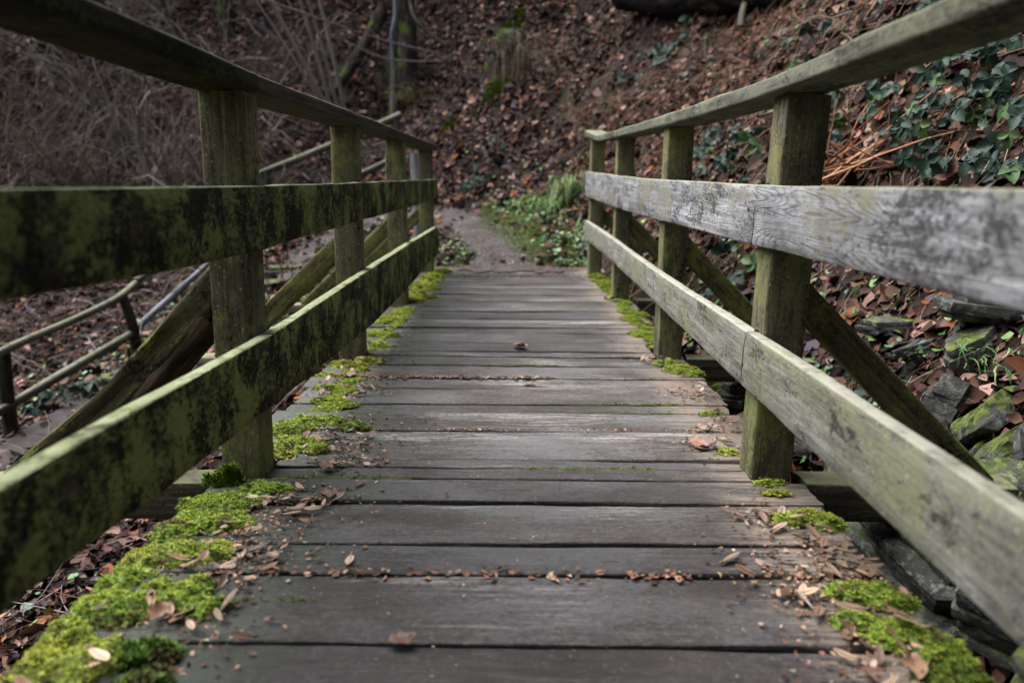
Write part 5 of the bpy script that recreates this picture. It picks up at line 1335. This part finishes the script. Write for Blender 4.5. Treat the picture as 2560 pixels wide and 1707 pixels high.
for (x, y, s, v, lb) in ((-.66, 2.97, .055, 1, "curled brown leaf standing in the joint by the left deck edge"), (.02, 3.52, .085, 0, "lobed tan oak leaf lying flat in the middle of the deck"), (.05, 2.90, .05, 2, "small brown leaf alone in the middle of the deck"),
                         (.60, 2.36, .07, 3, "pale crumpled leaf on the right planks behind the nearest post"), (.55, 2.20, .075, 1, "brown leaf on the right planks left of the nearest post"), (.61, 5.0, .09, 3, "pale curled leaf beside the third right post"),
                         (-.47, 1.80, .055, 2, "brown crumpled leaf right of the bright moss mat"), (-.52, 1.99, .055, 1, "folded leaf at the joint right of the nearest left post"), (-.66, 1.27, .052, 1, "large tan leaf on the second moss cushion"),
                         (-.66, 1.02, .06, 1, "dark leaf on the lower left moss bank"), (.65, 1.12, .06, 2, "brown leaf on the lower right moss bank"), (-.2, 1.193, .05, 1, "red brown leaf stuck in the nearest joint"), (.57, 3.28, .05, 3, "pale leaf at the foot of the second right post"),
                         (-.50, 2.02, .05, 0, "small lobed leaf standing beside the nearest left post")):
    lay("fallen_leaf", OAK[v], x, y, .012, s, lb, "leaf", "larger leaves on the deck", r, .2)
# crumbs, bud scales and leaf scraps too small to pick up one by one
mb = MB(); n = 0
def bits(m, fx, fy, smin, smax, cols, w):
    x, y = fx(m), fy(m); ok = (x > -.80) & (x < .755) & (y > .7) & (y < 6.75); x, y = x[ok], y[ok]; m = len(x)
    X = np.stack([x, y, np.full(m, .004)], -1)
    leaf_cloud(mb, X, np.tile([0., 0, 1], (m, 1)), r.uniform(smin, smax, m), r.uniform(.35, .9, m), r.uniform(.05, .5, m), palette(r, m, cols, w), r)
BC = [(.30, .18, .12), (.16, .085, .055), (.42, .30, .21), (.05, .035, .028)]
for nm, zs, lb, gp in ZONES:
    for (cx, cy, sx, sy, cnt, sz) in zs:
        bits(cnt * 11, lambda m: r.normal(cx, sx * 1.5, m), lambda m: r.normal(cy, sy * 1.5, m), .004, .017, BC, (.28, .3, .12, .3))
bits(1500, lambda m: r.uniform(-.8, .75, m), lambda m: .8 + 5.9 * r.random(m) ** 1.1, .002, .008, BC, (.35, .3, .2, .15))
bits(900, lambda m: -.62 + r.normal(0, .09, m), lambda m: r.uniform(2.5, 6.6, m), .004, .016, BC, (.35, .3, .2, .15))
bits(420, lambda m: .64 + r.normal(0, .07, m), lambda m: r.uniform(2.5, 6.6, m), .004, .016, BC, (.35, .3, .2, .15))
bits(230, lambda m: np.clip(np.where(r.random(m) < .5, r.uniform(-.6, .72, m), r.choice([-.5, -.32, -.05, .08, .3, .55], m) + r.normal(0, .05, m)), -.62, .72), lambda m: 1.434 + r.normal(0, .012, m), .005, .024, BC, (.2, .45, .05, .3))
bits(1300, lambda m: r.uniform(-.7, .68, m), lambda m: 6.72 - .8 * r.random(m) ** 2, .006, .022, BC, (.2, .45, .05, .3))
bits(420, lambda m: -.75 + .9 * r.random(m) ** 1.6, lambda m: 2.98 + r.normal(0, .008, m), .008, .022, BC, (.35, .35, .15, .15))
bits(160, lambda m: r.uniform(-.5, .72, m), lambda m: 2.338 + r.normal(0, .006, m), .006, .016, BC, (.25, .45, .1, .2))
tag(mb.build("leaf_crumbs", M_LITTER, color=True), kind="stuff")
# ------------------------------------------------------------------ unseen firs added to block sky light over the near deck and upper hill
M_NEEDLE = attr_mat("fir_needles", .6, .3, .3, scale=8.0)
def fir(label, x, y, h, rad, z0, n, seed):
    r = np.random.default_rng(seed); zb = float(height(x, y))
    root = empty("shade_fir", (x, y, zb)); tag(root, label, "tree", "unseen firs added for shade")
    pole("trunk", [(0, 0, -.4), (.03, 0, h * .5), (0, 0.02, h)], .19, .05, M_BARKMOSS, root, seed, 12, 30)
    mb = MB(); g = MB()
    for i in range(n):
        t = r.random() ** .8; z = z0 + (h - z0) * t; L = rad * (1 - t) ** .75 * r.uniform(.7, 1.1) + .25; a = r.uniform(0, 6.28)
        d = np.array([math.cos(a), math.sin(a), r.uniform(-.25, .1)]); s_ = np.linspace(0, 1, 8)[:, None]
        P = np.array([0, 0, z]) + d * L * s_ + np.array([0, 0, -.18]) * L * s_ ** 2
        tube(g, P, np.linspace(.022, .005, 8), 4, (.05, .04, .03), cap=False)
        m = int(26 * L); q = r.uniform(.12, 1, m); X = np.array([0, 0, z]) + d * L * q[:, None] + np.array([0, 0, -.18]) * L * (q ** 2)[:, None] + r.normal(0, .07, (m, 3))
        leaf_cloud(mb, X, np.tile([0., 0, 1], (m, 1)), r.uniform(.18, .34, m), r.uniform(.45, .8, m), r.uniform(.2, .7, m), palette(r, m, [(.02, .045, .018), (.03, .06, .022)], (.6, .4)), r)
    tag(g.build("branches", M_TWIG, root, color=True), kind="stuff"); tag(mb.build("crown", M_NEEDLE, root, color=True), kind="stuff")
fir("unseen fir added for shade left of the path behind the near end of the bridge", -2.0, -2.3, 11, 3.5, 3.5, 260, 1)
fir("unseen fir added for shade right of the path behind the near end of the bridge", 2.1, -2.1, 12, 3.6, 2.6, 270, 2)
fir("unseen fir added for shade in the middle distance behind the bridge approach", .3, -6.0, 12, 3.4, 2.2, 140, 3)
fir("unseen fir added for shade on the left bank behind the near end of the bridge", -5.5, -3.4, 11, 3.2, 3.6, 130, 4)
fir("unseen fir added to shade the upper left slope", -5.6, 17.6, 12, 3.4, 1.8, 150, 5)  # added above the hill to darken its upper slope
fir("unseen fir added to shade the head of the gully", -1.8, 18.3, 12, 3.4, 1.8, 150, 6)
fir("unseen fir added for shade above the thicket in the upper left", -9.2, 16.2, 12, 3.2, 1.8, 140, 7)
fir("unseen fir added for shade above the top of the leafy right slope", 3.2, 16.4, 12, 3.2, 2.0, 140, 8)
